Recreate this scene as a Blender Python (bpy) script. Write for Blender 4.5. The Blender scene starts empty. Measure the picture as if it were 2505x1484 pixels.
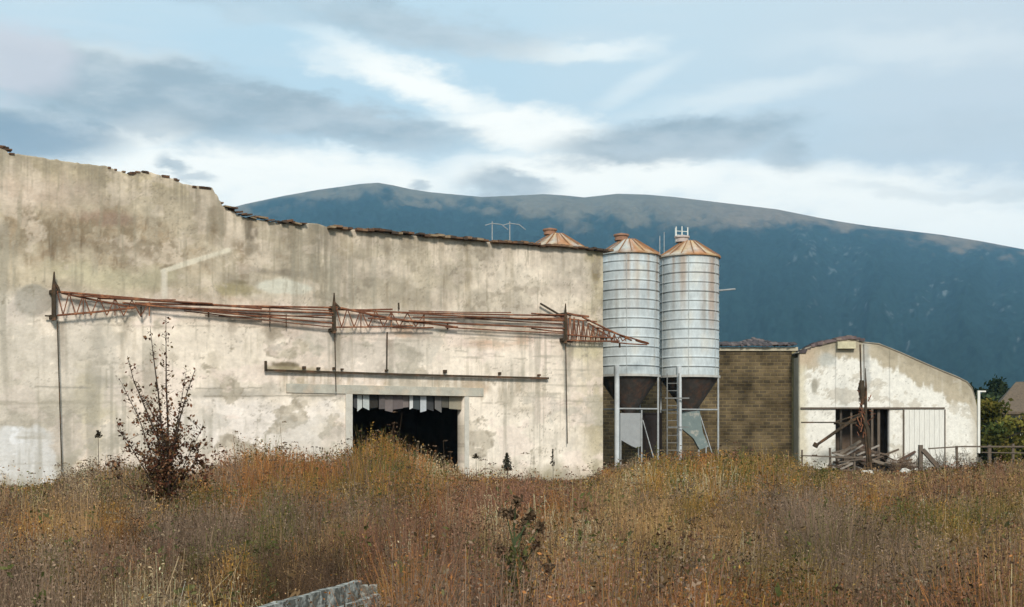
import bpy, math, random
import numpy as np

random.seed(7)
RNG = np.random.default_rng(11)
SC = bpy.context.scene
COL = SC.collection

# ------------------------------------------------------------------ camera frame
F, CX, HZ, H = 3000.0, 1252.5, 1072.0, 2.0      # focal length / horizon of a 2505 px wide picture, eye height


def at(x, y, Y):
    return ((x - CX) / F * Y, Y, H + (HZ - y) / F * Y)


def lin(r, g, b):
    def c(v):
        v /= 255.0
        return v / 12.92 if v <= 0.04045 else ((v + 0.055) / 1.055) ** 2.4
    return (c(r), c(g), c(b))


# ------------------------------------------------------------------ noise
def _hash(ix, iy, seed):
    n = (ix.astype(np.int64) * 374761393 + iy.astype(np.int64) * 668265263 + seed * 974711) & 0x7fffffff
    n = ((n ^ (n >> 13)) * 1274126177) & 0x7fffffff
    n = (n ^ (n >> 16)) & 0xffff
    return n / 65535.0


def vn(x, y, seed=0):
    x = np.asarray(x, float); y = np.asarray(y, float)
    ix = np.floor(x); iy = np.floor(y)
    fx = x - ix; fy = y - iy
    fx = fx * fx * (3 - 2 * fx); fy = fy * fy * (3 - 2 * fy)
    a = _hash(ix, iy, seed); b = _hash(ix + 1, iy, seed)
    c = _hash(ix, iy + 1, seed); d = _hash(ix + 1, iy + 1, seed)
    return (a + (b - a) * fx) * (1 - fy) + (c + (d - c) * fx) * fy


def fbm(x, y, seed=0, oct=4, gain=0.5):
    s = 0; amp = 1; tot = 0
    for o in range(oct):
        s = s + amp * vn(np.asarray(x) * 2 ** o + 17.3 * o, np.asarray(y) * 2 ** o - 9.1 * o, seed + o)
        tot += amp; amp *= gain
    return s / tot


def sst(a, b, x):
    t = np.clip((x - a) / (b - a), 0, 1)
    return t * t * (3 - 2 * t)


def mixc(c, col, m):
    m = np.clip(m, 0, 1)[..., None]
    return c * (1 - m) + np.array(col)[None, :] * m


# ------------------------------------------------------------------ materials
def new_mat(name):
    m = bpy.data.materials.new(name); m.use_nodes = True
    return m, m.node_tree.nodes, m.node_tree.links, m.node_tree.nodes['Principled BSDF']


def mat(name, color=(.5, .5, .5), rough=.9, metal=0.0, attr=False, var=.25, scale=3.0, bump=.3, bscale=25.0,
        spec=.25, tint=None, stretch=(1, 1, 1), bdist=.02, second=None, sscale=1.2, smin=.5, smax=.62):
    m, N, L, P = new_mat(name)
    P.inputs['Roughness'].default_value = rough
    P.inputs['Metallic'].default_value = metal
    P.inputs['Specular IOR Level'].default_value = spec
    tc = N.new('ShaderNodeTexCoord'); mp = N.new('ShaderNodeMapping')
    mp.inputs['Scale'].default_value = stretch
    L.new(tc.outputs['Object'], mp.inputs['Vector'])
    if attr:
        a = N.new('ShaderNodeAttribute'); a.attribute_name = 'Col'; src = a.outputs['Color']
    else:
        r = N.new('ShaderNodeRGB'); r.outputs[0].default_value = (*color, 1); src = r.outputs[0]
    if second:
        n2 = N.new('ShaderNodeTexNoise'); n2.inputs['Scale'].default_value = sscale; n2.inputs['Detail'].default_value = 8
        n2.inputs['Roughness'].default_value = .65
        L.new(mp.outputs[0], n2.inputs['Vector'])
        mr2 = N.new('ShaderNodeMapRange'); mr2.inputs[1].default_value = smin; mr2.inputs[2].default_value = smax
        L.new(n2.outputs['Fac'], mr2.inputs[0])
        mx2 = N.new('ShaderNodeMix'); mx2.data_type = 'RGBA'
        L.new(mr2.outputs[0], mx2.inputs[0]); L.new(src, mx2.inputs[6]); mx2.inputs[7].default_value = (*second, 1)
        src = mx2.outputs[2]
    n = N.new('ShaderNodeTexNoise'); n.inputs['Scale'].default_value = scale; n.inputs['Detail'].default_value = 9
    n.inputs['Roughness'].default_value = .7
    L.new(mp.outputs[0], n.inputs['Vector'])
    mr = N.new('ShaderNodeMapRange'); mr.inputs[1].default_value = .25; mr.inputs[2].default_value = .75
    mr.inputs[3].default_value = 1 - var; mr.inputs[4].default_value = 1 + var
    L.new(n.outputs['Fac'], mr.inputs[0])
    mx = N.new('ShaderNodeMix'); mx.data_type = 'RGBA'; mx.blend_type = 'MULTIPLY'; mx.inputs[0].default_value = 1
    L.new(src, mx.inputs[6]); L.new(mr.outputs[0], mx.inputs[7])
    L.new(mx.outputs[2], P.inputs['Base Color'])
    if bump:
        nb = N.new('ShaderNodeTexNoise'); nb.inputs['Scale'].default_value = bscale; nb.inputs['Detail'].default_value = 8
        L.new(mp.outputs[0], nb.inputs['Vector'])
        b = N.new('ShaderNodeBump'); b.inputs['Strength'].default_value = bump; b.inputs['Distance'].default_value = bdist
        L.new(nb.outputs['Fac'], b.inputs['Height']); L.new(b.outputs[0], P.inputs['Normal'])
    return m


def leaf_mat(name, trans=.3):
    m = bpy.data.materials.new(name); m.use_nodes = True
    N, L = m.node_tree.nodes, m.node_tree.links
    N.clear()
    out = N.new('ShaderNodeOutputMaterial'); a = N.new('ShaderNodeAttribute'); a.attribute_name = 'Col'
    d = N.new('ShaderNodeBsdfDiffuse'); t = N.new('ShaderNodeBsdfTranslucent'); mx = N.new('ShaderNodeMixShader')
    mx.inputs[0].default_value = trans
    L.new(a.outputs['Color'], d.inputs['Color']); L.new(a.outputs['Color'], t.inputs['Color'])
    L.new(d.outputs[0], mx.inputs[1]); L.new(t.outputs[0], mx.inputs[2]); L.new(mx.outputs[0], out.inputs['Surface'])
    return m


M = {}
M['plaster'] = mat('weathered_plaster', attr=True, rough=.95, var=.13, scale=5, bump=.55, bscale=9, bdist=.03)
M['plaster_plain'] = mat('bare_plaster', (.42, .38, .30), rough=.95, var=.25, scale=2, bump=.5)
M['dark_inside'] = mat('dark_inner_wall', (.10, .075, .055), rough=1, var=.6, scale=1.2, bump=.3)  # dark brown wall lining, mottled evenly all over
M['rust'] = mat('rusty_steel', (.15, .058, .030), rough=.85, var=.5, scale=6, bump=.4, bscale=40, bdist=.005, second=(.32, .135, .065), sscale=2.5)
M['dark_steel'] = mat('dark_steel', (.05, .035, .02), rough=.8, var=.4, scale=5, bump=.3, bdist=.005, second=(.12, .06, .03), sscale=2)
M['galv'] = mat('galvanised_sheet', attr=True, rough=.75, metal=.1, var=.22, scale=7, bump=.15, bscale=14, bdist=.01, spec=.4, stretch=(1, 1, .35))
M['galv_plain'] = mat('galvanised_tube', (.33, .34, .335), rough=.7, metal=.1, var=.35, scale=6, bump=.1, second=(.30, .2, .13), sscale=1.7, smin=.62, smax=.72)
M['rust_roof'] = mat('rusting_roof_sheet', attr=True, rough=.8, metal=.0, var=.3, scale=5, bump=.3, bscale=20, bdist=.01)
M['pipe'] = mat('pale_pipe', (.56, .58, .58), rough=.6, var=.2, second=(.3, .25, .2), sscale=1.5, smin=.6, smax=.7)
M['hopper'] = mat('brown_hopper_sheet', (.042, .036, .031), rough=.85, var=.5, scale=3, second=(.075, .042, .028), sscale=1.8)
M['tile'] = mat('old_roof_tile', attr=True, rough=.9, var=.4, scale=6, bump=.5, bscale=20)
M['brick'] = None
M['white_board'] = mat('chalky_white_board', (.72, .69, .62), rough=.85, var=.18, scale=4, stretch=(6, 6, .6), bump=.2)
M['white_sheet'] = mat('dull_white_sheet', (.30, .31, .31), rough=.6, var=.15, scale=3, second=(.25, .2, .15), sscale=1.5, smin=.6, smax=.7)
M['teal_sheet'] = mat('pale_turquoise_sheet', (.16, .20, .19), rough=.6, var=.2, scale=3, second=(.4, .36, .3), sscale=1.5, smin=.55, smax=.65)
M['concrete'] = mat('lichened_concrete', (.14, .135, .115), rough=.95, var=.45, scale=14, bump=.9, bscale=30, bdist=.02, second=(.44, .43, .38), sscale=9, smin=.47, smax=.6)
M['wood'] = mat('grey_weathered_wood', (.13, .10, .075), rough=.9, var=.4, scale=6, stretch=(4, 4, .5), bump=.4)
M['bark'] = mat('dark_bark', (.055, .038, .028), rough=.95, var=.4, scale=8)
M['soil'] = None
M['leaf'] = leaf_mat('leaves', .3)
M['dry'] = leaf_mat('dry_stalks', .25)
M['strip'] = mat('sheet_strip', attr=True, rough=.7, var=.15, scale=5, bump=.1)
M['rubble'] = mat('broken_plaster', (.5, .46, .4), rough=.95, var=.3, scale=6, bump=.6)


def brick_mat():
    m, N, L, P = new_mat('brown_blockwork')
    P.inputs['Roughness'].default_value = .95
    P.inputs['Specular IOR Level'].default_value = .1
    tc = N.new('ShaderNodeTexCoord'); sep = N.new('ShaderNodeSeparateXYZ'); cmb = N.new('ShaderNodeCombineXYZ')
    L.new(tc.outputs['Object'], sep.inputs[0])
    add = N.new('ShaderNodeMath'); add.operation = 'ADD'
    L.new(sep.outputs[0], add.inputs[0]); L.new(sep.outputs[1], add.inputs[1])
    L.new(add.outputs[0], cmb.inputs[0]); L.new(sep.outputs[2], cmb.inputs[1])
    b = N.new('ShaderNodeTexBrick')
    b.inputs['Scale'].default_value = 1; b.inputs['Brick Width'].default_value = .42; b.inputs['Row Height'].default_value = .20
    b.inputs['Mortar Size'].default_value = .03; b.inputs['Mortar Smooth'].default_value = .5
    b.inputs['Color1'].default_value = (.135, .098, .055, 1); b.inputs['Color2'].default_value = (.068, .052, .033, 1)
    b.inputs['Mortar'].default_value = (.155, .115, .058, 1)
    nz = N.new('ShaderNodeTexNoise'); nz.inputs['Scale'].default_value = .9; nz.inputs['Detail'].default_value = 8
    L.new(tc.outputs['Object'], nz.inputs['Vector'])
    wv = N.new('ShaderNodeVectorMath'); wv.operation = 'SCALE'; wv.inputs[3].default_value = .05
    L.new(nz.outputs['Color'], wv.inputs[0])
    av = N.new('ShaderNodeVectorMath'); L.new(cmb.outputs[0], av.inputs[0]); L.new(wv.outputs[0], av.inputs[1])
    L.new(av.outputs[0], b.inputs['Vector'])
    mr = N.new('ShaderNodeMapRange'); mr.inputs[1].default_value = .3; mr.inputs[2].default_value = .7
    mr.inputs[3].default_value = .45; mr.inputs[4].default_value = 1.6
    L.new(nz.outputs['Fac'], mr.inputs[0])
    mx = N.new('ShaderNodeMix'); mx.data_type = 'RGBA'; mx.blend_type = 'MULTIPLY'; mx.inputs[0].default_value = 1
    L.new(b.outputs['Color'], mx.inputs[6]); L.new(mr.outputs[0], mx.inputs[7])
    L.new(mx.outputs[2], P.inputs['Base Color'])
    bp = N.new('ShaderNodeBump'); bp.inputs['Strength'].default_value = .8; bp.inputs['Distance'].default_value = .03; bp.invert = True
    L.new(b.outputs['Fac'], bp.inputs['Height']); L.new(bp.outputs[0], P.inputs['Normal'])
    return m


M['brick'] = brick_mat()


def soil_mat():
    m, N, L, P = new_mat('dry_field_soil')
    P.inputs['Roughness'].default_value = 1; P.inputs['Specular IOR Level'].default_value = 0
    tc = N.new('ShaderNodeTexCoord')
    n = N.new('ShaderNodeTexNoise'); n.inputs['Scale'].default_value = 1.3; n.inputs['Detail'].default_value = 10
    L.new(tc.outputs['Object'], n.inputs['Vector'])
    n2 = N.new('ShaderNodeTexNoise'); n2.inputs['Scale'].default_value = .012; n2.inputs['Detail'].default_value = 4
    L.new(tc.outputs['Object'], n2.inputs['Vector'])
    cr = N.new('ShaderNodeValToRGB')
    e = cr.color_ramp.elements
    e[0].position = .3; e[0].color = (.055, .042, .02, 1); e[1].position = .7; e[1].color = (.15, .11, .055, 1)
    L.new(n.outputs['Fac'], cr.inputs[0])
    c2 = N.new('ShaderNodeValToRGB'); e = c2.color_ramp.elements
    e[0].position = .4; e[0].color = (.6, .8, .55, 1); e[1].position = .62; e[1].color = (1.1, 1, .9, 1)
    L.new(n2.outputs['Fac'], c2.inputs[0])
    mx = N.new('ShaderNodeMix'); mx.data_type = 'RGBA'; mx.blend_type = 'MULTIPLY'; mx.inputs[0].default_value = 1
    L.new(cr.outputs[0], mx.inputs[6]); L.new(c2.outputs[0], mx.inputs[7]); L.new(mx.outputs[2], P.inputs['Base Color'])
    return m


M['soil'] = soil_mat()


# ------------------------------------------------------------------ objects
def tag(o, label=None, cat=None, group=None, kind=None):
    if label: o['label'] = label
    if cat: o['category'] = cat
    if group: o['group'] = group
    if kind: o['kind'] = kind
    return o


def empty(name, loc, rz=0, **k):
    o = bpy.data.objects.new(name, None); COL.objects.link(o)
    o.location = loc; o.rotation_euler = (0, 0, rz); o.empty_display_size = .3
    return tag(o, **k)


class MB:
    """collects shapes and links them as one mesh object"""
    def __init__(self):
        self.v = []; self.f = []; self.c = []; self.cur = (1, 1, 1); self.smooth = []
        self.sm = False

    def add(self, vs, fs):
        o = len(self.v)
        self.v += [tuple(map(float, p)) for p in vs]
        self.c += [self.cur] * len(vs)
        self.f += [tuple(i + o for i in f) for f in fs]
        self.smooth += [self.sm] * len(fs)
        return self

    def box(self, a, b):
        (x0, y0, z0), (x1, y1, z1) = a, b
        return self.add([(x0, y0, z0), (x1, y0, z0), (x1, y1, z0), (x0, y1, z0), (x0, y0, z1), (x1, y0, z1), (x1, y1, z1), (x0, y1, z1)],
                        [(0, 3, 2, 1), (4, 5, 6, 7), (0, 1, 5, 4), (1, 2, 6, 5), (2, 3, 7, 6), (3, 0, 4, 7)])

    def tube(self, pts, r, n=6, cap=True):
        pts = [np.array(p, float) for p in pts]
        rs = r if isinstance(r, (list, tuple)) else [r] * len(pts)
        vs = []; fs = []
        for i, p in enumerate(pts):
            d = pts[min(i + 1, len(pts) - 1)] - pts[max(i - 1, 0)]
            d = d / (np.linalg.norm(d) + 1e-9)
            ref = np.array([0, 0, 1.]) if abs(d[2]) < .9 else np.array([1., 0, 0])
            a = np.cross(d, ref); a /= np.linalg.norm(a); b = np.cross(d, a)
            for k in range(n):
                t = 2 * math.pi * (k + .5) / n
                vs.append(p + rs[i] * (a * math.cos(t) + b * math.sin(t)))
        for i in range(len(pts) - 1):
            for k in range(n):
                fs.append((i * n + k, i * n + (k + 1) % n, (i + 1) * n + (k + 1) % n, (i + 1) * n + k))
        if cap:
            fs.append(tuple(range(n))[::-1]); fs.append(tuple(range((len(pts) - 1) * n, len(pts) * n)))
        return self.add(vs, fs)

    def bar(self, p, q, w):
        return self.tube([p, q], w * .7071, 4)

    def lathe(self, prof, n=48, colf=None, cap=False):
        vs = []; fs = []; cs = []
        for (r, z) in prof:
            for k in range(n):
                t = 2 * math.pi * k / n
                vs.append((r * math.cos(t), r * math.sin(t), z))
                if colf: cs.append(colf(t, r, z))
        for i in range(len(prof) - 1):
            for k in range(n):
                fs.append((i * n + k, i * n + (k + 1) % n, (i + 1) * n + (k + 1) % n, (i + 1) * n + k))
        o = len(self.c)
        self.add(vs, fs)
        if colf: self.c[o:] = cs
        return self

    def build(self, name, m, parent=None, loc=None, **k):
        me = bpy.data.meshes.new(name)
        me.from_pydata(self.v, [], self.f); me.update()
        a = me.color_attributes.new('Col', 'FLOAT_COLOR', 'POINT')
        a.data.foreach_set('color', np.array([(*c, 1) for c in self.c], np.float32).ravel())
        me.polygons.foreach_set('use_smooth', np.array(self.smooth, bool))
        me.materials.append(m)
        o = bpy.data.objects.new(name, me); COL.objects.link(o)
        if parent: o.parent = parent
        if loc: o.location = loc
        return tag(o, **k)


def np_mesh(name, V, Q, C, m, parent=None, **k):
    """big quad mesh from arrays"""
    me = bpy.data.meshes.new(name)
    V = np.asarray(V, np.float32); Q = np.asarray(Q, np.int32)
    me.vertices.add(len(V)); me.vertices.foreach_set('co', V.ravel())
    me.loops.add(Q.size); me.loops.foreach_set('vertex_index', Q.ravel())
    me.polygons.add(len(Q)); me.polygons.foreach_set('loop_start', np.arange(0, Q.size, Q.shape[1], dtype=np.int32))
    me.update(calc_edges=True)
    a = me.color_attributes.new('Col', 'FLOAT_COLOR', 'POINT')
    C4 = np.ones((len(V), 4), np.float32); C4[:, :3] = C
    a.data.foreach_set('color', C4.ravel())
    me.materials.append(m)
    o = bpy.data.objects.new(name, me); COL.objects.link(o)
    if parent: o.parent = parent
    return tag(o, **k)


def grid_wall(panels, colf, name, m, parent, cell=.07, y0=0.0, relief=.012, seed=3, thick=.4):
    """wall face in the local x-z plane built of fine grids; each panel = (u0, u1, bottom(u), top(u)); the back is a coarse copy"""
    Vs = []; Qs = []; Cs = []; off = 0
    for (u0, u1, bot, top) in panels:
        nu = max(2, int((u1 - u0) / cell) + 1)
        us = np.linspace(u0, u1, nu)
        b = np.array([bot(u) for u in us]); t = np.array([top(u) for u in us])
        nz = max(2, int((t - b).max() / cell) + 1)
        s = np.linspace(0, 1, nz)[:, None]
        Z = b[None] * (1 - s) + t[None] * s; U = np.repeat(us[None], nz, 0)
        Y = y0 + relief * (fbm(U * .9, Z * .9, seed, 5) - .5) * 2
        V = np.stack([U, Y, Z], -1).reshape(-1, 3)
        idx = np.arange(nu * nz).reshape(nz, nu)
        Q = np.stack([idx[:-1, :-1], idx[:-1, 1:], idx[1:, 1:], idx[1:, :-1]], -1).reshape(-1, 4)
        C = colf(V[:, 0], V[:, 2])
        Vs.append(V); Qs.append(Q + off); Cs.append(C); off += len(V)
        # top cap and back face
        Vb = np.stack([us, np.full(nu, y0 + thick), t], -1); Vbb = np.stack([us, np.full(nu, y0 + thick), b], -1)
        Vs += [Vb, Vbb]
        Cs += [np.repeat([[.36, .31, .23]], nu, 0), np.repeat([[.30, .27, .22]], nu, 0)]
        i0 = off - len(V) + idx[-1]; ib = off + np.arange(nu); ibb = off + nu + np.arange(nu); i00 = off - len(V) + idx[0]
        Qs.append(np.stack([i0[:-1], i0[1:], ib[1:], ib[:-1]], -1))
        Qs.append(np.stack([ib[:-1], ib[1:], ibb[1:], ibb[:-1]], -1))
        Qs.append(np.stack([ibb[:-1], ibb[1:], i00[1:], i00[:-1]], -1))
        base = off - len(V)
        off += 2 * nu
        for e in (0, -1):                                     # ends
            c = idx[:, e] + base
            Ve = np.stack([np.full(nz, us[e]), np.full(nz, y0 + thick), Z[:, e]], -1)
            Vs.append(Ve); Cs.append(C.reshape(nz, nu, 3)[:, e] * .97)
            ie = off + np.arange(nz)
            Qs.append(np.stack([c[:-1], c[1:], ie[1:], ie[:-1]], -1)); off += nz
    return np_mesh(name, np.concatenate(Vs), np.concatenate(Qs), np.concatenate(Cs), m, parent)


def pw(pts):
    xs = [p[0] for p in pts]; ys = [p[1] for p in pts]
    return lambda u: float(np.interp(u, xs, ys))


# ================================================================== BARN
wx, wy = 0.8640, 0.5035
_l = math.hypot(wx, wy); wx /= _l; wy /= _l
nx, ny = -wy, wx
P0Y = F * H / 118.0
P0 = ((1000 - CX) / F * P0Y, P0Y)
PN = P0[0] * nx + P0[1] * ny


def uz(x, y, v=0.0):
    """where the sight line through (x, y) meets the barn's front wall plane moved v towards the back"""
    a = (x - CX) / F
    Y = (PN + v) / (a * nx + ny)
    X = a * Y
    return ((X - P0[0]) * wx + (Y - P0[1]) * wy, H + (HZ - y) / F * Y)


def U(x): return uz(x, 900)[0]


barn = empty('barn', (P0[0], P0[1], 0), math.atan2(wy, wx),
             label='long derelict barn with stained cream plaster walls and a dark open doorway', cat='barn')
top_px = [(-420, 285), (-150, 330), (0, 357), (12, 362), (22, 374), (60, 378), (120, 390), (200, 400), (275, 410), (288, 418), (300, 417), (312, 424),
          (330, 418), (345, 417), (400, 430), (420, 434), (440, 444), (470, 455), (500, 458), (521, 462), (524, 473), (532, 477), (535, 490), (541, 494), (543, 506), (562, 511), (580, 524),
          (600, 530), (660, 541), (730, 549), (738, 553), (748, 545), (775, 546), (800, 556), (840, 560), (1000, 574), (1180, 591), (1300, 600), (1440, 610), (1476, 613)]
top_uz = [uz(*p) for p in top_px]
_tf = pw(top_uz)
def barn_top(u):
    r = float(fbm(np.array([u * 2.1]), np.array([3.3]), 5, 4)[0] - .5)
    return _tf(u) + r * (.22 if u < U(745) else .08)
uL, uR = top_uz[0][0], U(1475)
d0, d1 = U(862), U(1136)
dz = uz(1000, 966)[1]


def soft(u, z, x, y, rx, ry, edge=.35, wob=.25, seed=0):
    """ragged patch on the barn wall; centre and radii in picture units turned into wall metres"""
    cu, cz = uz(x, y); k = (uz(x, y - 10)[1] - cz) / 10; ku = (U(x + 10) - U(x - 10)) / 20
    w = (fbm(u * 1.7, z * 1.7, 40 + seed, 4) - .5) * 2 * wob * 2
    d = np.sqrt(((u - cu) / (rx * ku)) ** 2 + ((z - cz) / (ry * k)) ** 2) + w
    return 1 - sst(1 - edge, 1 + edge, d)


def line(u, z, x0, y0, x1, y1, wpx, wob=.03, seed=1):
    a = np.array(uz(x0, y0)); b = np.array(uz(x1, y1)); k = (uz(x0, y0 - 10)[1] - a[1]) / 10
    d = b - a; t = np.clip(((u - a[0]) * d[0] + (z - a[1]) * d[1]) / (d @ d), 0, 1)
    q = np.hypot(u - a[0] - t * d[0], z - a[1] - t * d[1]) + (fbm(u * 2, z * 2, seed, 3) - .5) * wob * 2
    return 1 - sst(wpx * k * .5, wpx * k * 1.1, np.abs(q))


def barn_col(u, z):
    n1 = fbm(u * .35, z * .35, 1, 5); n2 = fbm(u * 1.6, z * 1.6, 2, 5, .6); n3 = fbm(u * 5, z * 5, 8, 4, .65)
    st = fbm(u * 3.2, z * .22, 12, 5, .65)                      # rain streaks
    c = np.zeros((len(u), 3)) + np.array([.69, .625, .53])
    zc = uz(700, 745)[1] + (n2 - .5) * .9
    up = sst(-.5, .5, z - zc)
    c = mixc(c, (.430, .382, .295), up * (1 - .65 * sst(U(1050), U(1300), u)))
    c = mixc(c, (.32, .275, .20), up * sst(.5, .68, st) * .8 * (1 - .7 * sst(U(1150), U(1350), u)))
    c = mixc(c, (.60, .54, .44), up * sst(.55, .75, n2) * .5)
    c = mixc(c, (.66, .60, .50), (1 - up) * sst(.5, .7, n1) * .6)
    c = mixc(c, (.43, .385, .30), (1 - up) * sst(.56, .72, fbm(u * 1.1, z * .8, 33, 5, .6)) * .55)
    c = mixc(c, (.40, .35, .27), (1 - up) * sst(.58, .75, st) * .40)
    left = 1 - sst(U(380), U(600), u)
    c = mixc(c, (.455, .395, .285), left * up * .5)
    c = mixc(c, (.50, .445, .37), left * (1 - up) * (1 - sst(2.2, 5.0, z)) * .4)
    # long mottled brown band high on the left
    m = soft(u, z, 220, 575, 360, 62, .5, .5, 1)
    vs_ = fbm(u * 4.5, z * .9, 92, 5, .65)
    c = mixc(c, (.30, .24, .165), m * (.50 + .6 * sst(.40, .62, n3)))
    c = mixc(c, (.18, .135, .085), m * sst(.50, .68, vs_) * .85)
    c = mixc(c, (.48, .42, .32), m * sst(.60, .70, fbm(u * 5, z * 2.5, 94, 4, .6)) * .6)
    c = mixc(c, (.26, .185, .14), soft(u, z, 260, 533, 55, 16, .6, .4, 2) * .7)
    c = mixc(c, (.44, .38, .26), soft(u, z, 300, 435, 280, 26, .5, .3, 3) * .7)
    c = mixc(c, (.50, .41, .33), soft(u, z, 60, 460, 130, 45, .6, .4, 4) * .8)
    c = mixc(c, (.33, .30, .25), soft(u, z, 85, 733, 52, 38, .2, .3, 5) * .75)
    c = mixc(c, (.40, .38, .26), soft(u, z, 270, 680, 160, 30, .6, .4, 6) * .6)
    # scar of a removed lean-to
    c = mixc(c, (.66, .60, .48), line(u, z, 398, 662, 560, 611, 7) * .8)
    c = mixc(c, (.64, .58, .47), line(u, z, 402, 662, 402, 725, 9) * .75)
    c = mixc(c, (.24, .20, .14), line(u, z, 395, 655, 420, 648, 5) * .8)
    c = mixc(c, (.17, .14, .10), soft(u, z, 613, 565, 15, 32, .5, .5, 7) * .85)
    c = mixc(c, (.24, .21, .155), soft(u, z, 612, 600, 20, 30, .6, .5, 9) * .6)
    c = mixc(c, (.27, .24, .18), soft(u, z, 785, 620, 30, 95, .7, .5, 8) * (.35 + .6 * sst(.42, .6, st)))
    c = mixc(c, (.24, .21, .16), soft(u, z, 670, 665, 55, 8, .6, .6, 10) * .75)
    c = mixc(c, (.57, .545, .45), soft(u, z, 690, 702, 62, 20, .3, .25, 11) * .85)
    c = mixc(c, (.33, .29, .16), soft(u, z, 560, 705, 45, 14, .6, .7, 12) * .7)
    c = mixc(c, (.22, .19, .12), soft(u, z, 590, 690, 18, 5, .6, .5, 13) * .8)
    # rust wash under the steel arms
    k = 1 - sst(.15, .75, np.abs(z - uz(700, 775)[1] + (u - U(700)) * .05))
    c = mixc(c, (.43, .265, .175), k * sst(U(180), U(380), u) * (1 - sst(U(1320), U(1470), u)) * (.12 + .5 * sst(.4, .7, fbm(u * .5, z * 2.5, 60, 4))))
    c = mixc(c, (.48, .42, .31), sst(U(1370), U(1450), u) * (1 - sst(.2, .9, z - uz(1420, 770)[1])) * (.3 + .55 * n2))
    # lower wall
    c = mixc(c, (.72, .69, .66), soft(u, z, 640, 1040, 190, 70, .5, .4, 15) * .55)
    c = mixc(c, (.74, .69, .60), soft(u, z, 1300, 1090, 150, 80, .5, .4, 16) * .5)
    c = mixc(c, (.46, .40, .23), soft(u, z, 215, 1045, 48, 100, .5, .5, 17) * .7)
    c = mixc(c, (.40, .36, .28), soft(u, z, 130, 985, 140, 30, .6, .6, 18) * .7)
    c = mixc(c, (.31, .285, .23), soft(u, z, 245, 930, 42, 14, .6, .5, 19) * .7)
    c = mixc(c, (.37, .345, .29), soft(u, z, 560, 960, 90, 14, .5, .4, 20) * .8)
    c = mixc(c, (.40, .37, .31), soft(u, z, 780, 955, 120, 16, .5, .5, 21) * .7)
    c = mixc(c, (.16, .14, .11), line(u, z, 85, 946, 300, 948, 2.2, .02, 3) * .75)
    c = mixc(c, (.20, .18, .14), line(u, z, 480, 950, 640, 948, 2.2, .02, 4) * .6)
    c = mixc(c, (.20, .18, .14), line(u, z, 500, 969, 860, 967, 2.4, .02, 5) * .7)
    c = mixc(c, (.50, .46, .38), soft(u, z, 1080, 945, 130, 14, .4, .3, 22) * .7)
    c = mixc(c, (.46, .36, .27), soft(u, z, 1165, 950, 28, 16, .5, .4, 23) * .7)
    c = mixc(c, (.20, .155, .09), soft(u, z, 700, 892, 40, 10, .6, .5, 24) * .85)
    c = mixc(c, (.36, .30, .18), soft(u, z, 720, 901, 70, 8, .6, .5, 25) * .7)
    c = mixc(c, (.30, .26, .20), soft(u, z, 695, 815, 48, 12, .6, .5, 26) * .75)
    c = mixc(c, (.33, .30, .24), soft(u, z, 240, 820, 14, 40, .6, .5, 27) * .7)
    c = mixc(c, (.28, .26, .2), soft(u, z, 390, 790, 18, 14, .6, .5, 28) * .75)
    for (xa, ya, xb, yb, sd) in ((880, 815, 1380, 838, 6), (850, 826, 1400, 850, 7), (1080, 852, 1360, 890, 8), (420, 795, 640, 800, 9), (170, 790, 420, 800, 10), (0, 812, 120, 775, 11),
                                 (860, 1012, 860, 1160, 15), (1180, 985, 1420, 988, 16)):
        c = mixc(c, (.30, .265, .21), line(u, z, xa, ya, xb, yb, 1.8, .10, sd) * .55)
    # drips below the rail
    c = mixc(c, (.36, .30, .21), (1 - sst(0, .5, np.abs(z - uz(900, 935)[1]))) * sst(U(650), U(700), u) * (1 - sst(U(1280), U(1340), u)) * sst(.5, .66, st) * .6)
    # olive right-hand corner and dirty foot
    e = sst(U(1418), U(1462), u + (n2 - .5) * .5)
    c = mixc(c, (.39, .345, .235), e * (.25 + .6 * sst(.4, .6, n1)))
    c = mixc(c, (.22, .18, .105), soft(u, z, 1458, 665, 8, 55, .5, .4, 30) * .8)
    c = mixc(c, (.33, .29, .17), soft(u, z, 1452, 622, 22, 14, .5, .4, 31) * .7)
    c = mixc(c, (.50, .46, .30), soft(u, z, 1425, 850, 38, 28, .6, .5, 32) * .6)
    c = mixc(c, (.33, .30, .20), (1 - sst(.1, 1.2, z + (n2 - .5) * 1.2)) * .75)
    # render fallen away in sheets with hard edges, hairline cracks, drips from the wall head
    pe = fbm(u * .55, z * .75, 110, 6, .6); zone = fbm(u * .16 + 3, z * .3, 111, 3)
    pm = sst(.575, .592, pe) * sst(.42, .52, zone)
    c = mixc(c, (.40, .36, .285), pm * (.75 - .25 * up)); c = mixc(c, (.27, .235, .18), pm * sst(.52, .6, fbm(u * 4, z * 4, 112, 4)) * .55)
    rim = np.clip(1 - np.abs(pe - .578) / .006, 0, 1) * sst(.42, .52, zone); c = mixc(c, (.24, .205, .155), rim * .55)
    pk = fbm(u * .6 + 9, z * .9, 113, 5, .6)
    c = mixc(c, (.72, .62, .55), sst(.56, .60, pk) * (1 - up) * .45); c = mixc(c, (.56, .49, .405), sst(.56, .60, pk) * up * .45)
    ck = np.abs(fbm(u * .5, z * .6, 114, 6, .6) - .5); c = mixc(c, (.23, .20, .155), (1 - sst(.0015, .005, ck)) * .55)
    tp_ = np.interp(u, [p[0] for p in top_uz], [p[1] for p in top_uz]); dl = fbm(u * 5, u * 0 + .5, 115, 4, .7)
    c = mixc(c, (.27, .235, .175), sst(.44, .66, dl) * (1 - sst(.2, 2.3 * np.clip(dl, .1, 1) + .4, tp_ - z)) * .62 * (1 - .5 * sst(U(1050), U(1300), u)))
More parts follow.
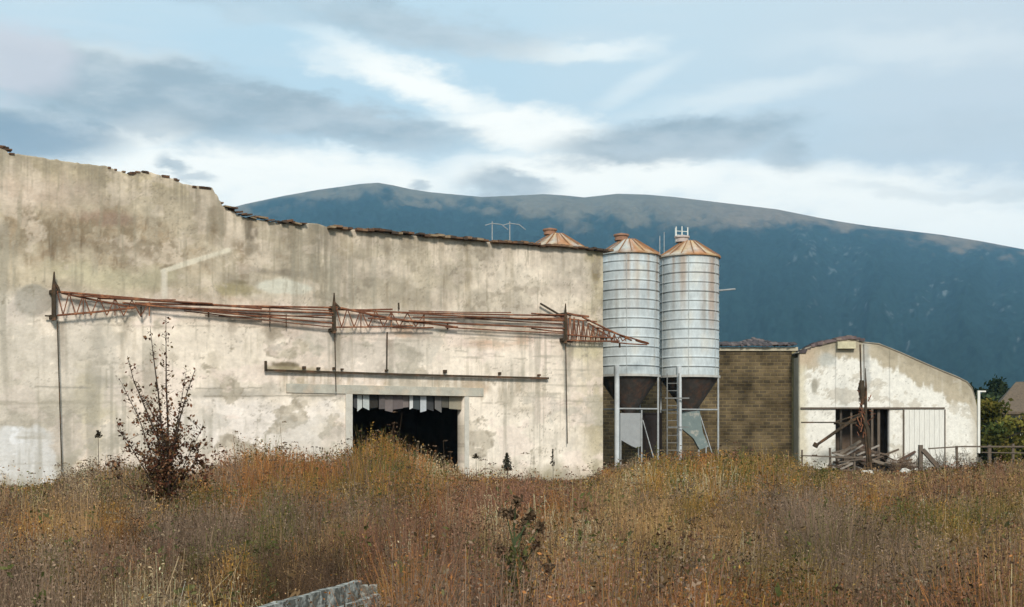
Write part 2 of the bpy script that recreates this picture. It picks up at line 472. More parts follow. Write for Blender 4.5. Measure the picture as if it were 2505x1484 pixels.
    zr_ = uz(1000, 915)[1]; dd_ = zr_ - .04 * (u - U(1000)) * 0 - z
    c = mixc(c, (.38, .31, .22), sst(.5, .64, fbm(u * 6, z * .1, 116, 4, .7)) * sst(-.05, .05, dd_) * (1 - sst(.15, 1.1, dd_)) * sst(U(650), U(690), u) * (1 - sst(U(1300), U(1345), u)) * .6)
    mt = fbm(u * .8, z * 1.0, 95, 6, .62)
    c *= (.82 + .36 * n3)[:, None] * (1 + (.36 * sst(.3, .7, mt) - .18) * (.45 + .55 * up))[:, None] * np.array([1.10, 1.045, 1.015]) * (1 + .07 * (1 - up))[:, None]
    bu, bz_ = uz(45, 1120); wq = (fbm(u * 2.2, z * 2.2, 91, 4) - .5)
    bq = np.maximum(np.abs(u - bu) / 1.33, np.abs(z - bz_) / 1.18) + wq * .55
    c = mixc(c, (.80, .78, .77), (1 - sst(.84, .97, bq)) * (.6 + .5 * n2))
    c = mixc(c, (.15, .12, .085), soft(u, z, 613, 562, 15, 34, .45, .4, 7) * .8 * sst(.3, .6, fbm(u * 6, z * 3, 120, 3)))
    c = mixc(c, (.19, .16, .115), soft(u, z, 606, 605, 18, 26, .5, .6, 9) * .6)
    c = mixc(c, (.22, .19, .14), soft(u, z, 788, 600, 20, 60, .6, .5, 8) * .75 * sst(.35, .6, st))
    c = mixc(c, (.24, .205, .15), soft(u, z, 800, 690, 22, 70, .7, .6, 50) * .6 * sst(.4, .6, fbm(u * 7, z * .5, 77, 5, .7)))
    c = mixc(c, (.17, .135, .085), soft(u, z, 530, 540, 18, 40, .6, .6, 51) * .6)
    c = mixc(c, (.24, .185, .12), soft(u, z, 220, 575, 350, 50, .5, .5, 1) * sst(.47, .60, fbm(u * 3.2, z * 2.6, 121, 5, .7)) * .75)
    c = mixc(c, (.32, .29, .235), soft(u, z, 88, 730, 50, 36, .12, .2, 5) * .7)
    c = mixc(c, (.60, .57, .47), soft(u, z, 692, 702, 60, 17, .12, .2, 11) * .8)
    c = mixc(c, (.62, .56, .44), line(u, z, 398, 662, 560, 611, 6) * .7)
    c = mixc(c, (.62, .56, .46), line(u, z, 402, 662, 402, 722, 8) * .6)
    c = mixc(c, (.155, .12, .07), soft(u, z, 706, 893, 34, 9, .35, .5, 24) * .85)
    c = mixc(c, (.33, .27, .16), soft(u, z, 700, 903, 60, 6, .5, .5, 25) * .7)
    lp = fbm(u * .4 + 5, z * .55, 130, 6, .58)
    c = mixc(c, (.47, .43, .365), sst(.55, .575, lp) * (1 - up) * .42)
    v2 = fbm(u * 2.6, z * .12, 131, 4, .7); zz_ = fbm(u * .3, z * .5, 132, 3)
    c = mixc(c, (.33, .295, .23), sst(.56, .72, v2) * sst(.42, .58, zz_) * .55)
    for px_, y0_, y1_ in ((140, 785, 960), (820, 812, 930), (1386, 838, 1000), (948, 830, 905), (300, 775, 860), (655, 800, 880), (560, 780, 850)):
        a_ = uz(px_, y0_); b_ = uz(px_, y1_)
        c = mixc(c, (.25, .20, .145), (1 - sst(.05, .30, np.abs(u - a_[0] - .12) + (n3 - .5) * .25)) * sst(b_[1], a_[1], z) * (z < a_[1]) * .6)
    c = mixc(c, (.30, .255, .17), (1 - sst(.15, 1.0, z + (n2 - .5) * 1.6 + (fbm(u * 3, z * .3, 133, 3) - .5) * .8)) * .6)
    # little spalls and pits
    pz = sst(.45, .62, fbm(u * .28, z * .4, 73, 3))
    c = mixc(c, (.25, .21, .15), sst(.66, .80, fbm(u * 4.5, z * 3.4, 71, 5, .7)) * .7 * pz)
    hs = fbm(u * .35, z * 5.5, 75, 5, .65)
    c = mixc(c, (.36, .315, .24), sst(.60, .74, hs) * (1 - up) * .55 * sst(.4, .6, fbm(u * .2, z * .5, 76, 3)))
    fs = fbm(u * 7, z * .5, 77, 5, .7)
    c = mixc(c, (.29, .25, .18), sst(.58, .74, fs) * up * .55)
    c = mixc(c, (.31, .27, .20), sst(.62, .76, fs) * (1 - up) * .30)
    return c


grid_wall([(uL, d0, lambda u: -.2, barn_top), (d0, d1, lambda u: dz, barn_top), (d1, uR, lambda u: -.2, barn_top)],
          barn_col, 'wall', M['plaster'], barn, cell=.052, thick=.62, relief=.02)
# pale jambs standing a little proud of the wall
M['jamb'] = mat('pale_jamb_plaster', (.54, .50, .43), var=.2, scale=3, bump=.5, rough=.95)
for a_, b_ in (((d0 - .30, -.035, -.1), (d0 - .004, .25, dz)), ((d1 + .004, -.02, -.1), (d1 + .22, .25, dz))):
    mb = MB(); mb.box(a_, b_); mb.build('door_jamb', M['jamb'], barn)
mb = MB(); mb.box((U(700), -.04, dz + .002), (U(1182), .2, dz + .36))
mb.build('lintel', mat('grey_lintel_plaster', (.44, .41, .34), var=.28, scale=2.2, bump=.6, rough=.95, second=(.52, .43, .33), sscale=1.0), barn)
# remaining walls
DEP = 11.0
mb = MB()
zr = _tf(uR) - .12
uS = U(540)
mb.box((uR - .45, .625, -.2), (uR - .002, DEP, zr - .15))
mb.box((uL, DEP + .002, -.2), (uR, DEP + .4, zr - .35))
mb.box((uL, .625, -.2), (uL + .4, DEP, 10.8))
mb.build('side_wall', M['plaster_plain'], barn)
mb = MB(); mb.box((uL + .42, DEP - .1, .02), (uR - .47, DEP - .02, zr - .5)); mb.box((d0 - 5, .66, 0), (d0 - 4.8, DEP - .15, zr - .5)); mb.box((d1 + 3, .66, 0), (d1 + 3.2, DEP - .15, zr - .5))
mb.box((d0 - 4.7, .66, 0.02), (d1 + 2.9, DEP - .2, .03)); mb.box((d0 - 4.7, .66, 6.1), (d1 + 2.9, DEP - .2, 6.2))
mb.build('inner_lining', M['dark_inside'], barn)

# roof: a low slab with an eave of tiles along the front edge
roof = MB()
TC = [(.10, .055, .032), (.15, .08, .045), (.065, .045, .032), (.20, .12, .07), (.25, .18, .11)]
def slab(u0, u1, z0f, dn, back_y):
    us = np.linspace(u0, u1, 60)
    roof.cur = (.12, .075, .05)
    vs = []
    for u in us:
        z = z0f(u)
        vs += [(u, .30, z + .02), (u, back_y, z - dn), (u, .30, z - .10), (u, back_y, z - dn - .12)]
    fs = []
    for i in range(len(us) - 1):
        a = 4 * i; b = a + 4
        fs += [(a, b, b + 1, a + 1), (a + 2, a + 3, b + 3, b + 2), (a, a + 2, b + 2, b), (a + 1, b + 1, b + 3, a + 3)]
    fs += [(0, 1, 3, 2), (len(vs) - 4, len(vs) - 2, len(vs) - 1, len(vs) - 3)]
    roof.add(vs, fs)
slab(U(556), uR + .15, lambda u: _tf(u) + .02, .2, DEP + .6)
slab(uL, U(500), lambda u: _tf(u) - .35, .6, DEP + .6)
rnd = random.Random(5)
u = U(800)
while u < uR + .18:                                            # eave course
    w = rnd.uniform(.16, .34)
    if rnd.random() < .95:
        roof.cur = rnd.choice(TC)
        z = _tf(u) + rnd.uniform(-.03, .05)
        t = rnd.uniform(.045, .085)
        roof.box((u, -.22 - rnd.uniform(0, .12), z - .02), (u + w * .96, .45, z + t))
        if rnd.random() < .55:
            roof.cur = rnd.choice(TC[2:])
            roof.box((u + .02, -.05, z + t + .002), (u + w * .8, .55, z + t + rnd.uniform(.03, .07)))
    u += w
u = U(548)
while u < U(738):                                              # tumbled tiles
    w = rnd.uniform(.14, .3)
    roof.cur = rnd.choice(TC)
    z = _tf(u) + rnd.uniform(-.03, .05)
    dzz = rnd.uniform(-.05, .05)
    if rnd.random() < .9:
        y0 = -.12 - rnd.uniform(0, .1)
        t = rnd.uniform(.03, .09)
        roof.add([(u, y0, z), (u + w, y0, z + dzz), (u + w, .4, z + dzz + .06), (u, .4, z + .06), (u, y0, z + t), (u + w, y0, z + dzz + t), (u + w, .4, z + dzz + .06 + t), (u, .4, z + .06 + t)],
                 [(0, 3, 2, 1), (4, 5, 6, 7), (0, 1, 5, 4), (1, 2, 6, 5), (2, 3, 7, 6), (3, 0, 4, 7)])
    u += w * .8
for (x, y, n) in ((284, 409, 3), (335, 418, 6), (412, 433, 4), (480, 455, 5), (508, 461, 5), (552, 510, 6), (4, 358, 6)):   # loose bits on the high wall
    for i in range(n):
        uu, zz = uz(x + rnd.uniform(-22, 22), y)
        zz = _tf(uu) - .02
        roof.cur = rnd.choice(TC[:4])
        s = rnd.uniform(.08, .24)
        roof.box((uu, -.04, zz - .03), (uu + s, .3, zz + rnd.uniform(.015, .06)))
roof.build('roof', M['tile'], barn)

# strips of sheet hung across the top of the doorway
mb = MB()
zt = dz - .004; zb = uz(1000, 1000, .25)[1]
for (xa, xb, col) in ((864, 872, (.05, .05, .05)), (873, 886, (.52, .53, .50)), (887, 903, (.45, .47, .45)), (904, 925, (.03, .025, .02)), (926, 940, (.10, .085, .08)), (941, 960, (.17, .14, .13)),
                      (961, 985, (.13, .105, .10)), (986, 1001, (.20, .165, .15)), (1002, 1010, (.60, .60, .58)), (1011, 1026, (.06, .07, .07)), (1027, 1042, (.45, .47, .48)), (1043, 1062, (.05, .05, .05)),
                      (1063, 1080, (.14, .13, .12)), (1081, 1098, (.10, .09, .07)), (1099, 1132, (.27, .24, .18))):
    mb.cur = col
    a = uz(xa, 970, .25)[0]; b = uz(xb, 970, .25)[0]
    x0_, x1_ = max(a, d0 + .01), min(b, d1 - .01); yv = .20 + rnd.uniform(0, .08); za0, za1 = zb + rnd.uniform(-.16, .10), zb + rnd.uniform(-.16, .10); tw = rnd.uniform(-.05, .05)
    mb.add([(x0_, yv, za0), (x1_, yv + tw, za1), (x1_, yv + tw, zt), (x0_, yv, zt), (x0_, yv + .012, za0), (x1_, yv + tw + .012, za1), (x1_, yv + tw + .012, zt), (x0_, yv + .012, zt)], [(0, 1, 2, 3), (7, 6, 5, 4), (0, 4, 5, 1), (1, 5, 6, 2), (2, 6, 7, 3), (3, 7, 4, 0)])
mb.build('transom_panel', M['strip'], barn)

# sliding door rail with brackets
rail = MB()
VR = -.14
a = uz(650, 905, VR); b = uz(1000, 915, VR); c = uz(1342, 925, VR)
rail.tube([(a[0], VR, a[1]), (b[0], VR, b[1] - .02), (c[0], VR, c[1])], .06, 4)
rail.tube([(a[0], VR, a[1] - .05), (a[0], VR, a[1] + .36)], .06, 4)
ro = rail.build('door_rail', M['dark_steel'], barn)
for x in (745, 780, 818, 838, 947, 1090, 1224, 1320):
    p = uz(x, 903 + (x - 650) * .029, VR)
    m2 = MB(); hh = .12 + .1 * rnd.random()
    wb = rnd.uniform(.025, .06); m2.box((p[0] - wb, VR - .03, p[1] + .055), (p[0] + wb, -.005, p[1] + .03 + hh * .8))
    m2.build('bracket', M['dark_steel'], ro)

# ------------------------------------------------------------------ lattice arms folded along the wall
ang = math.atan2(wy, wx)


def W(x, y, v):
    u_, z_ = uz(x, y, v)
    return np.array([u_, v, z_])


def arm(post, y0, y1, top, bot, tip, lab, bundles, extra):
    V = -.30
    base = W(post, y1, V)
    wp = (P0[0] + base[0] * wx + V * nx, P0[1] + base[0] * wy + V * ny, base[2])
    e = empty('lattice_arm', wp, ang, label=lab, cat='steel arm', group='rusty lattice arms folded against the barn wall')
    S = np.array([base[0], V, base[2]])
    T = lambda x, y, v=V: W(x, y, v) - S
    m = MB(); m.tube([T(post, y1 + 3), T(post, y1), T(post, (y0 * .6 + y1 * .4)), T(post + .5, y0)], [.10, .085, .085, .025], 6)
    m.tube([T(post + 1, y0 + 22), T(post + 9, (top[1] + y0) / 2 + 14), T(post + 14, top[1] + 2)], [.03, .06, .06], 5)
    m.box(tuple(T(post, y1 - 6) + np.array([-.12, .0, -.06])), tuple(T(post, y1 - 6) + np.array([.12, .37, .06])))
    m.box(tuple(T(post, top[1]) + np.array([-.12, .0, -.06])), tuple(T(post, top[1]) + np.array([.12, .37, .06])))
    m.build('post', M['dark_steel'], e)
    ch = MB()
    for (x0, ya, x1, yb, w, dv) in bundles:
        mid = ((x0 + x1) / 2, (ya + yb) / 2 + 1.2)
        ch.tube([T(x0, ya, V + dv), T(*mid, V + dv), T(x1, yb, V + dv)], w * .78, 5)
    ch.build('chord', M['rust'], e)
    la = MB()
    n = 12
    for i in range(n if post > 1300 else 6):
        f0 = (i / n) ** 1.15; f1 = ((i + 1) / n) ** 1.15
        xa = top[0] + (tip[0] - top[0]) * f0; xb = top[0] + (tip[0] - top[0]) * f1
        ta = top[1] + (tip[1] - top[1]) * f0; tb = top[1] + (tip[1] - top[1]) * f1
        ba = bot[1] + (tip[1] + 6 - bot[1]) * f0; bb = bot[1] + (tip[1] + 6 - bot[1]) * f1
        xm = (xa + xb) / 2
        la.bar(T(xa, ta), T(xm, (ba + bb) / 2), .035); la.bar(T(xm, (ba + bb) / 2), T(xb, tb), .035)
        if i % 2: la.bar(T(xb, tb), T(xb, bb), .035)
    la.build('lacing', M['rust'], e)
    if extra:
        for (x0, ya, x1, yb, w) in extra:
            ex = MB(); ex.bar(T(x0, ya, V + .1), T(x1, yb, V + .12), w); ex.build('stay_rod', M['dark_steel'], e)


arm(132, 664, 780, (140, 713), (140, 770), (640, 770), 'leftmost rusty lattice arm on the barn wall, its triangular end fully open',
    [(140, 713, 640, 754, .055, 0), (175, 722, 520, 742, .04, -.06), (150, 716, 330, 752, .05, .05), (140, 771, 330, 752, .05, 0), (330, 741, 815, 752, .05, .04),
     (300, 740, 815, 790, .045, -.03), (420, 752, 815, 765, .045, -.08), (500, 758, 812, 778, .035, .08), (330, 733, 815, 760, .035, .1), (450, 760, 815, 800, .03, .06), (640, 772, 815, 771, .035, -.04), (240, 730, 430, 733, .03, .1)],
    [(140, 785, 152, 1178, .035), (345, 750, 345, 775, .05), (510, 757, 510, 776, .05), (535, 773, 640, 776, .04), (110, 772, 132, 773, .05)])
arm(817, 716, 812, (822, 752), (822, 800), (1300, 790), 'middle rusty lattice arm above the barn doorway, its chords sagging',
    [(820, 750, 1000, 786, .06, 0), (860, 760, 1380, 772, .045, .05), (820, 757, 960, 756, .045, .06), (820, 800, 1010, 796, .04, 0), (900, 778, 1380, 803, .05, -.05),
     (980, 765, 1380, 782, .035, -.09), (905, 770, 1120, 800, .055, .02), (960, 800, 1060, 801, .045, .04), (1120, 776, 1383, 792, .035, .07), (1000, 760, 1250, 764, .03, .1), (1010, 775, 1383, 778, .035, 0), (1090, 800, 1383, 815, .035, .03), (1050, 769, 1383, 785, .03, .08)],
    [(819, 815, 822, 958, .03), (947, 812, 946, 908, .045), (1095, 790, 1095, 806, .05), (975, 740, 976, 757, .05), (660, 748, 660, 800, .03), (700, 768, 700, 800, .03)])
arm(1383, 742, 836, (1386, 768), (1386, 830), (1530, 828), 'rightmost rusty lattice arm on the barn corner, pointing past it towards the silos',
    [(1386, 766, 1440, 774, .07, 0), (1390, 779, 1460, 786, .04, .05), (1425, 775, 1545, 832, .06, 0), (1386, 832, 1515, 834, .05, 0), (1386, 818, 1500, 826, .05, -.05),
     (1440, 790, 1500, 828, .045, .04), (1460, 800, 1585, 838, .045, -.03), (1495, 836, 1583, 843, .04, 0), (1555, 832, 1587, 840, .055, 0), (1300, 766, 1386, 770, .04, 0), (1300, 803, 1386, 812, .04, .04)],
    [(1322, 742, 1366, 768, .07), (1366, 768, 1383, 768, .07), (1384, 838, 1388, 1085, .03), (1516, 838, 1516, 850, .06), (1376, 835, 1400, 836, .06)])

# ================================================================== SILOS
def galv_col(seed, rustside):
    def f(t, r, z):
        n = float(fbm(np.array([t * 3.1]), np.array([z * .9]), seed, 4)[0]); s = float(fbm(np.array([t * 9]), np.array([z * .25]), seed + 3, 4)[0])
        c = np.array([.565, .610, .615]) * (.70 + .5 * n)
        rs_ = float(fbm(np.array([t * 7 + seed]), np.array([z * .12]), seed + 6, 4)[0]); kk = max(0, min(1, (rs_ - .53) * 7)) * max(0, min(1, (z - 7.4) / 2.5)) * .7
        c = c * (1 - kk) + np.array([.36, .25, .17]) * kk
        k = max(0, min(1, (n - .55) * 5)) * .5
        c = c * (1 - k) + np.array([.54, .50, .42]) * k
        if rustside:
            d = math.cos(t - math.radians(-38)); k = max(0, min(1, (d - .72) * 3.5)) * max(0, min(1, (s - .30) * 3.2)) * .85 * max(0, min(1, (z - 6.6) / 1.5))
            c = c * (1 - k) + np.array([.44, .33, .26]) * k
        k = max(0, min(1, (s - .62) * 8)) * .45
        c = c * (1 - k) + np.array([.26, .25, .22]) * k
        return tuple(c)
    return f


def cone_col(seed, grey):
    def f(t, r, z):
        n = float(fbm(np.array([t * 2.6]), np.array([r * 2.2]), seed, 4)[0]); s = float(fbm(np.array([t * 6]), np.array([r * .8]), seed + 5, 3)[0])
        c = np.array([.40, .19, .085]) * (.5 + .9 * n)
        k = max(0, min(1, (s - .5) * 6)); c = c * (1 - k) + np.array([.50, .36, .20]) * k
        k = max(0, min(1, (fbm(np.array([t * 4.1]), np.array([r * 3.3]), seed + 9, 4)[0] - .54) * 9)) * .75; c = c * (1 - k) + np.array([.46, .43, .38]) * k
        d = math.cos(t - math.radians(200)) * .5 + .5
        k = max(0, min(1, (d - .62 + (n - .5) * .6) * 5)) * grey; c = c * (1 - k) + np.array([.42, .45, .42]) * k
        return tuple(c)
    return f


def silo(x, Y, yeave, ybot, yapex, R, lab, seed, rustside, grey, antenna=False, cut=False):
    X, _, ze = at(x, yeave, Y); zb = at(x, ybot, Y)[2]; za = at(x, yapex, Y)[2]
    e = empty('grain_silo', (X, Y, 0), label=lab, cat='grain silo', group='galvanised feed silos beside the barn')
    m = MB(); m.sm = True
    prof = []; tiers = 13; th = (ze - zb) / tiers
    prof.append((R * .995, zb))
    for i in range(tiers):
        z0 = zb + i * th
        nw = 4
        for j in range(nw):
            zz = z0 + th * (j + .5) / nw
            prof.append((R + (.014 if j % 2 else -.006), zz))
        if i < tiers - 1:
            prof += [(R + .004, z0 + th - .03), (R + .034, z0 + th - .024), (R + .034, z0 + th + .024), (R + .004, z0 + th + .03)]
    prof.append((R, ze))
    f0 = galv_col(seed, rustside)
    def fz(t, r, z):
        c = np.array(f0(t, r, z))
        q = ((z - zb) / th) % 1
        if min(q, 1 - q) * th < .03: c = c * (.50 if int((z - zb) / th + .5) % 2 else .74)
        return tuple(c)
    m.lathe(prof, 64, fz)
    m.sm = False
    m.cur = (.42, .44, .43)
    for k in range(6):
        t = 2 * math.pi * (k + .35) / 6
        c, s = math.cos(t), math.sin(t)
        m.bar((c * (R + .025), s * (R + .025), zb), (c * (R + .025), s * (R + .025), ze), .022)
    m.cur = (.48, .46, .42)
    m.lathe([(R + .03, zb - .06), (R + .07, zb - .06), (R + .07, zb + .05), (R + .03, zb + .05)], 64)
    m.build('shell', M['galv'], e)
    m = MB()
    rl = .34; n = 32
    cc = cone_col(seed + 20, grey)
    m.lathe([(R + .05, ze - .10), (R + .10, ze - .08), (R + .10, ze - .01), (R * .7, ze + (za - ze) * .32), (rl, za), (.01, za + .02)], n, cc)
    m.cur = (.30, .15, .07)
    for k in range(16):
        t = 2 * math.pi * k / 16; c, s = math.cos(t), math.sin(t)
        m.bar((c * (R + .09), s * (R + .09), ze + .005), (c * rl, s * rl, za + .015), .035)
    ro = m.build('roof', M['rust_roof'], e)
    m = MB(); lx = -.36
    m.cur = (.30, .16, .10) if not antenna else (.50, .42, .38)
    m.lathe([(rl * .95, za - .02), (rl * .95, za + .20), (rl * 1.12, za + .20), (rl * 1.12, za + .28), (.02, za + .36)], 20)
    m.v = [(p[0] + lx, p[1], p[2] - .03) for p in m.v]
    m.build('hatch', M['rust_roof'], ro)
    m = MB()
    if antenna:
        for (dx, dy) in ((-.30, -.1), (-.02, -.15), (.30, .1), (-.28, .3)):
            m.bar((lx + dx, dy, za - .02), (lx + dx, dy, za + .72), .05)
        for (zq) in (.3, .5):
            m.bar((lx - .3, -.1, za + zq), (lx + .3, .1, za + zq), .03)
        m.build('guard_rail', mat('pale_rail_paint', (.62, .62, .56), var=.2), ro)
        m = MB(); m.bar((-R + .02, .2, ze - .1), (-R + .02, .2, ze + 1.1), .035); m.bar((-R + .25, .3, ze), (-R + .25, .3, ze + 1.3), .03)
        m.build('rod_mast', M['galv_plain'], e)
        m = MB(); m.tube([(R * .9, -.3, ze - 1.70), (R + .75, -.5, ze - 1.64)], .045, 6); m.build('outlet_pipe', M['galv_plain'], e)
    # hopper
    m = MB(); m.sm = True
    m.lathe([(R - .03, zb - .03), (R - .05, zb - .12), (.24, zb - 1.85), (.24, zb - 2.1), (.02, zb - 2.1)], 40)
    m.build('hopper', M['hopper'], e)
    # legs
    for i, a in enumerate((243, 333, 153, 63)):
        t = math.radians(a); c, s = math.cos(t) * (R + .03), math.sin(t) * (R + .03)
        m = MB(); w = .12 if i == 0 else .055
        m.tube([(c, s, -.1), (c, s, zb + (.0 if i else .45))], w, 10 if i == 0 else 4)
        if i == 0: m.cur = (1, 1, 1)
        m.box((c - w * 1.6, s - w * 1.6, -.05), (c + w * 1.6, s + w * 1.6, .06))
        m.build('leg', M['galv_plain'] if i else M['pipe'], e)
    m = MB()
    P = [np.array([math.cos(math.radians(a)) * (R + .03), math.sin(math.radians(a)) * (R + .03), 0]) for a in (243, 333, 63, 153)]
    for i in range(4):
        for zz in (3.42,):
            m.bar(P[i] + (0, 0, zz), P[(i + 1) % 4] + (0, 0, zz), .06)
    m.bar(P[1] + (0, 0, .3), P[2] + (0, 0, 3.4), .04)
    m.build('brace', M['galv_plain'], e)
    return e, zb


RS = 1.475
silo(1538, 59.4, 624, 920, 586, RS, 'silver silo directly behind the barn corner with the pointing rusty arm across it', 101, False, .9)
sb, zbB = silo(1686, 61.0, 629, 922, 590, 1.46, 'silver silo nearest the brown brick shed with pale rails around its roof hatch', 131, True, .1, antenna=True)
silo(1362, 64.5, 607, 930, 572, 1.46, 'silo hidden behind the barn with only its rusty cone roof showing above the eave', 151, False, .4)
m = MB()
xl = (1622 - 1686) / F * 61; xr = (1650 - 1686) / F * 61
for x in (xl, xr): m.bar((x, -1.62, 0), (x, -1.62, zbB + .1), .05)
for k in range(13): m.bar((xl, -1.62, .35 + k * .36), (xr, -1.62, .35 + k * .36), .03)
m.bar((xl - .1, -1.62, 3.95), (xr + .5, -1.62, 3.95), .06); m.bar((xl, -1.62, 2.55), (xr + .5, -1.62, 2.55), .05)
m.build('ladder', mat('dull_ladder_steel', (.17, .17, .16), rough=.8, var=.4), sb)

# feed bin under the first silo, leaning sheet under the second
X, Y, _ = at(1540, 1000, 58.6)
e = empty('feed_bin', (X, Y, 0), math.radians(4), label='dull white feed bin under the left silver silo, its foot cut on a slant', cat='feed bin')
s = 58.6 / F
m = MB()
prof = [(-.52, 1.95), (-.52, 3.2), (.52, 3.2), (.52, 1.65), (.25, 1.55), (0, 1.65)]
m.add([(a, -.45, z) for a, z in prof] + [(a, .45, z) for a, z in prof], [tuple(range(6)), tuple(range(11, 5, -1))] + [(i, i + 6, (i + 1) % 6 + 6, (i + 1) % 6) for i in range(6)])
m.build('body', M['white_sheet'], e)
m = MB(); m.bar((.50, -.48, 0), (.50, -.48, 3.35), .06); m.bar((-.5, -.48, 0), (-.5, -.48, 2.2), .05); m.bar((-.5, .4, 0), (-.5, .4, 2.2), .05); m.bar((.5, .4, 0), (.5, .4, 2.2), .05)
m.build('frame', M['galv_plain'], e)
X, Y, _ = at(1700, 1000, 60.2)
e = empty('sheet_chute', (X, Y, 0), 0, label='pale turquoise sheet metal chute slanting below the right silver silo', cat='chute')
m = MB()
prof = [(-.75, 2.55), (-.75, 3.3), (.20, 3.35), (.35, 2.3), (.65, 1.6), (.2, 1.45), (-.1, 2.0)]
n = len(prof)
m.add([(a, -.25, z) for a, z in prof] + [(a, .25, z) for a, z in prof], [tuple(range(n)), tuple(range(2 * n - 1, n - 1, -1))] + [(i, i + n, (i + 1) % n + n, (i + 1) % n) for i in range(n)])
m.build('chute_body', M['teal_sheet'], e)
m = MB(); m.bar((-.7, -.28, 0), (-.7, -.28, 2.6), .06); m.bar((.5, -.28, 0), (.5, -.28, 1.6), .05)
m.build('stand', M['galv_plain'], e)
m = MB(); m.box((-.6, -.2, 0), (.5, .25, 3.2)); m.box((-.65, -.24, 3.202), (.55, .3, 3.27)); m.bar((-.6, -.24, 0), (-.6, -.24, 3.2), .05); m.bar((.5, -.24, 0), (.5, -.24, 3.2), .05)
p = at(1592, 1000, 60.6)
m.build('cabinet', mat('soot_brown_cabinet', (.022, .016, .014), rough=.8, var=.4), None, (p[0], p[1], 0), label='dark brown cabinet standing between the two silver silos', cat='cabinet')

# ================================================================== BROWN SHED + WHITE HOUSE
HD = 69.0
hx = lambda x: (x - CX) / F * HD
hz = lambda y: H + (HZ - y) / F * HD
HX0 = hx(1956)
house = empty('white_house', (HX0, HD, 0), 0, label='low white gabled outbuilding with grey weathered eaves and a dark doorway', cat='outbuilding')
LX = lambda x: hx(x) - HX0
gt = [(1956, 864), (1975, 852), (2010, 841), (2048, 833), (2070, 829), (2092, 832), (2112, 838), (2150, 842), (2200, 862), (2250, 884), (2300, 906), (2340, 922), (2366, 935), (2378, 950), (2386, 975), (2391, 1000)]
gtop = pw([(LX(x), hz(y)) for x, y in gt])


def house_col(u, z):
    n1 = fbm(u * .5, z * .5, 201, 5); n2 = fbm(u * 2.2, z * 2.2, 202, 5, .6); st = fbm(u * 4, z * .3, 203, 4, .6)
    c = np.zeros((len(u), 3)) + np.array([.78, .74, .66])
    top = np.array([gtop(a) for a in u])
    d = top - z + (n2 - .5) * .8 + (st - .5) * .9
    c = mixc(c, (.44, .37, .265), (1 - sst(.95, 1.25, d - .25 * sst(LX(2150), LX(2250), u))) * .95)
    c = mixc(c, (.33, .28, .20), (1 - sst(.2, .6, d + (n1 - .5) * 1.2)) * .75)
    pe = fbm(u * .9, z * 1.1, 208, 6, .6); c = mixc(c, (.50, .44, .35), sst(.60, .615, pe) * .6)
    ck = np.abs(fbm(u * .8, z * .9, 209, 6, .6) - .5); c = mixc(c, (.30, .27, .22), (1 - sst(.002, .007, ck)) * .5)
    c = mixc(c, (.62, .55, .40), (1 - sst(.15, .55, u + (n2 - .5) * .5)) * .8)
    c = mixc(c, (.52, .40, .28), (1 - sst(.3, 1.5, u + (n2 - .5))) * sst(hz(905), hz(880), z) * .8)
    c = mixc(c, (.52, .47, .38), sst(LX(2365), LX(2388), u + (n2 - .5) * .4) * .7)
    c = mixc(c, (.60, .56, .47), sst(.60, .78, st) * .25)
    for (x, y, rx, ry, col, k) in ((1992, 945, 8, 22, (.33, .30, .24), .9), (2025, 880, 25, 16, (.46, .46, .42), .8), (2118, 900, 12, 70, (.42, .42, .40), .7), (2290, 890, 16, 30, (.42, .36, .27), .5)):
        q = np.sqrt(((u - LX(x)) / (rx * HD / F)) ** 2 + ((z - hz(y)) / (ry * HD / F)) ** 2) + (n2 - .5) * .8
        c = mixc(c, col, (1 - sst(.6, 1.3, q)) * k)
    c = mixc(c, (.42, .37, .28), (1 - sst(.5, 2.3, z + (n2 - .5) * 1.6)) * sst(.4, .6, n2) * .6)
    return c * (.88 + .24 * fbm(u * 6, z * 6, 207, 3))[:, None]


o0, o1, oz = LX(2044), LX(2176), hz(1000)
pr = float(LX(2391))
grid_wall([(0, o0, lambda u: -.2, gtop), (o0, o1, lambda u: oz, gtop), (o1, pr, lambda u: -.2, gtop)], house_col, 'wall', M['plaster'], house, cell=.07, thick=.4, seed=77)
m = MB()
m.box((0, .41, -.2), (.35, 13, hz(866) - .15)); m.box((pr - .35, .41, -.2), (pr, 13, hz(1000))); m.box((.36, 12.6, -.2), (pr - .36, 13, hz(870)))
m.build('side_wall', M['plaster_plain'], house)
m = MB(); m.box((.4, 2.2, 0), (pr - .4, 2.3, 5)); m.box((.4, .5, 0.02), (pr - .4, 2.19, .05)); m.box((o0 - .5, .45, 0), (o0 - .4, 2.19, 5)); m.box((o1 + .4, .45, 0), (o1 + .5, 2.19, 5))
m.build('inner_lining', mat('brown_inner_wall', (.12, .085, .06), rough=1, var=.5, scale=1.5, bump=.4), house)
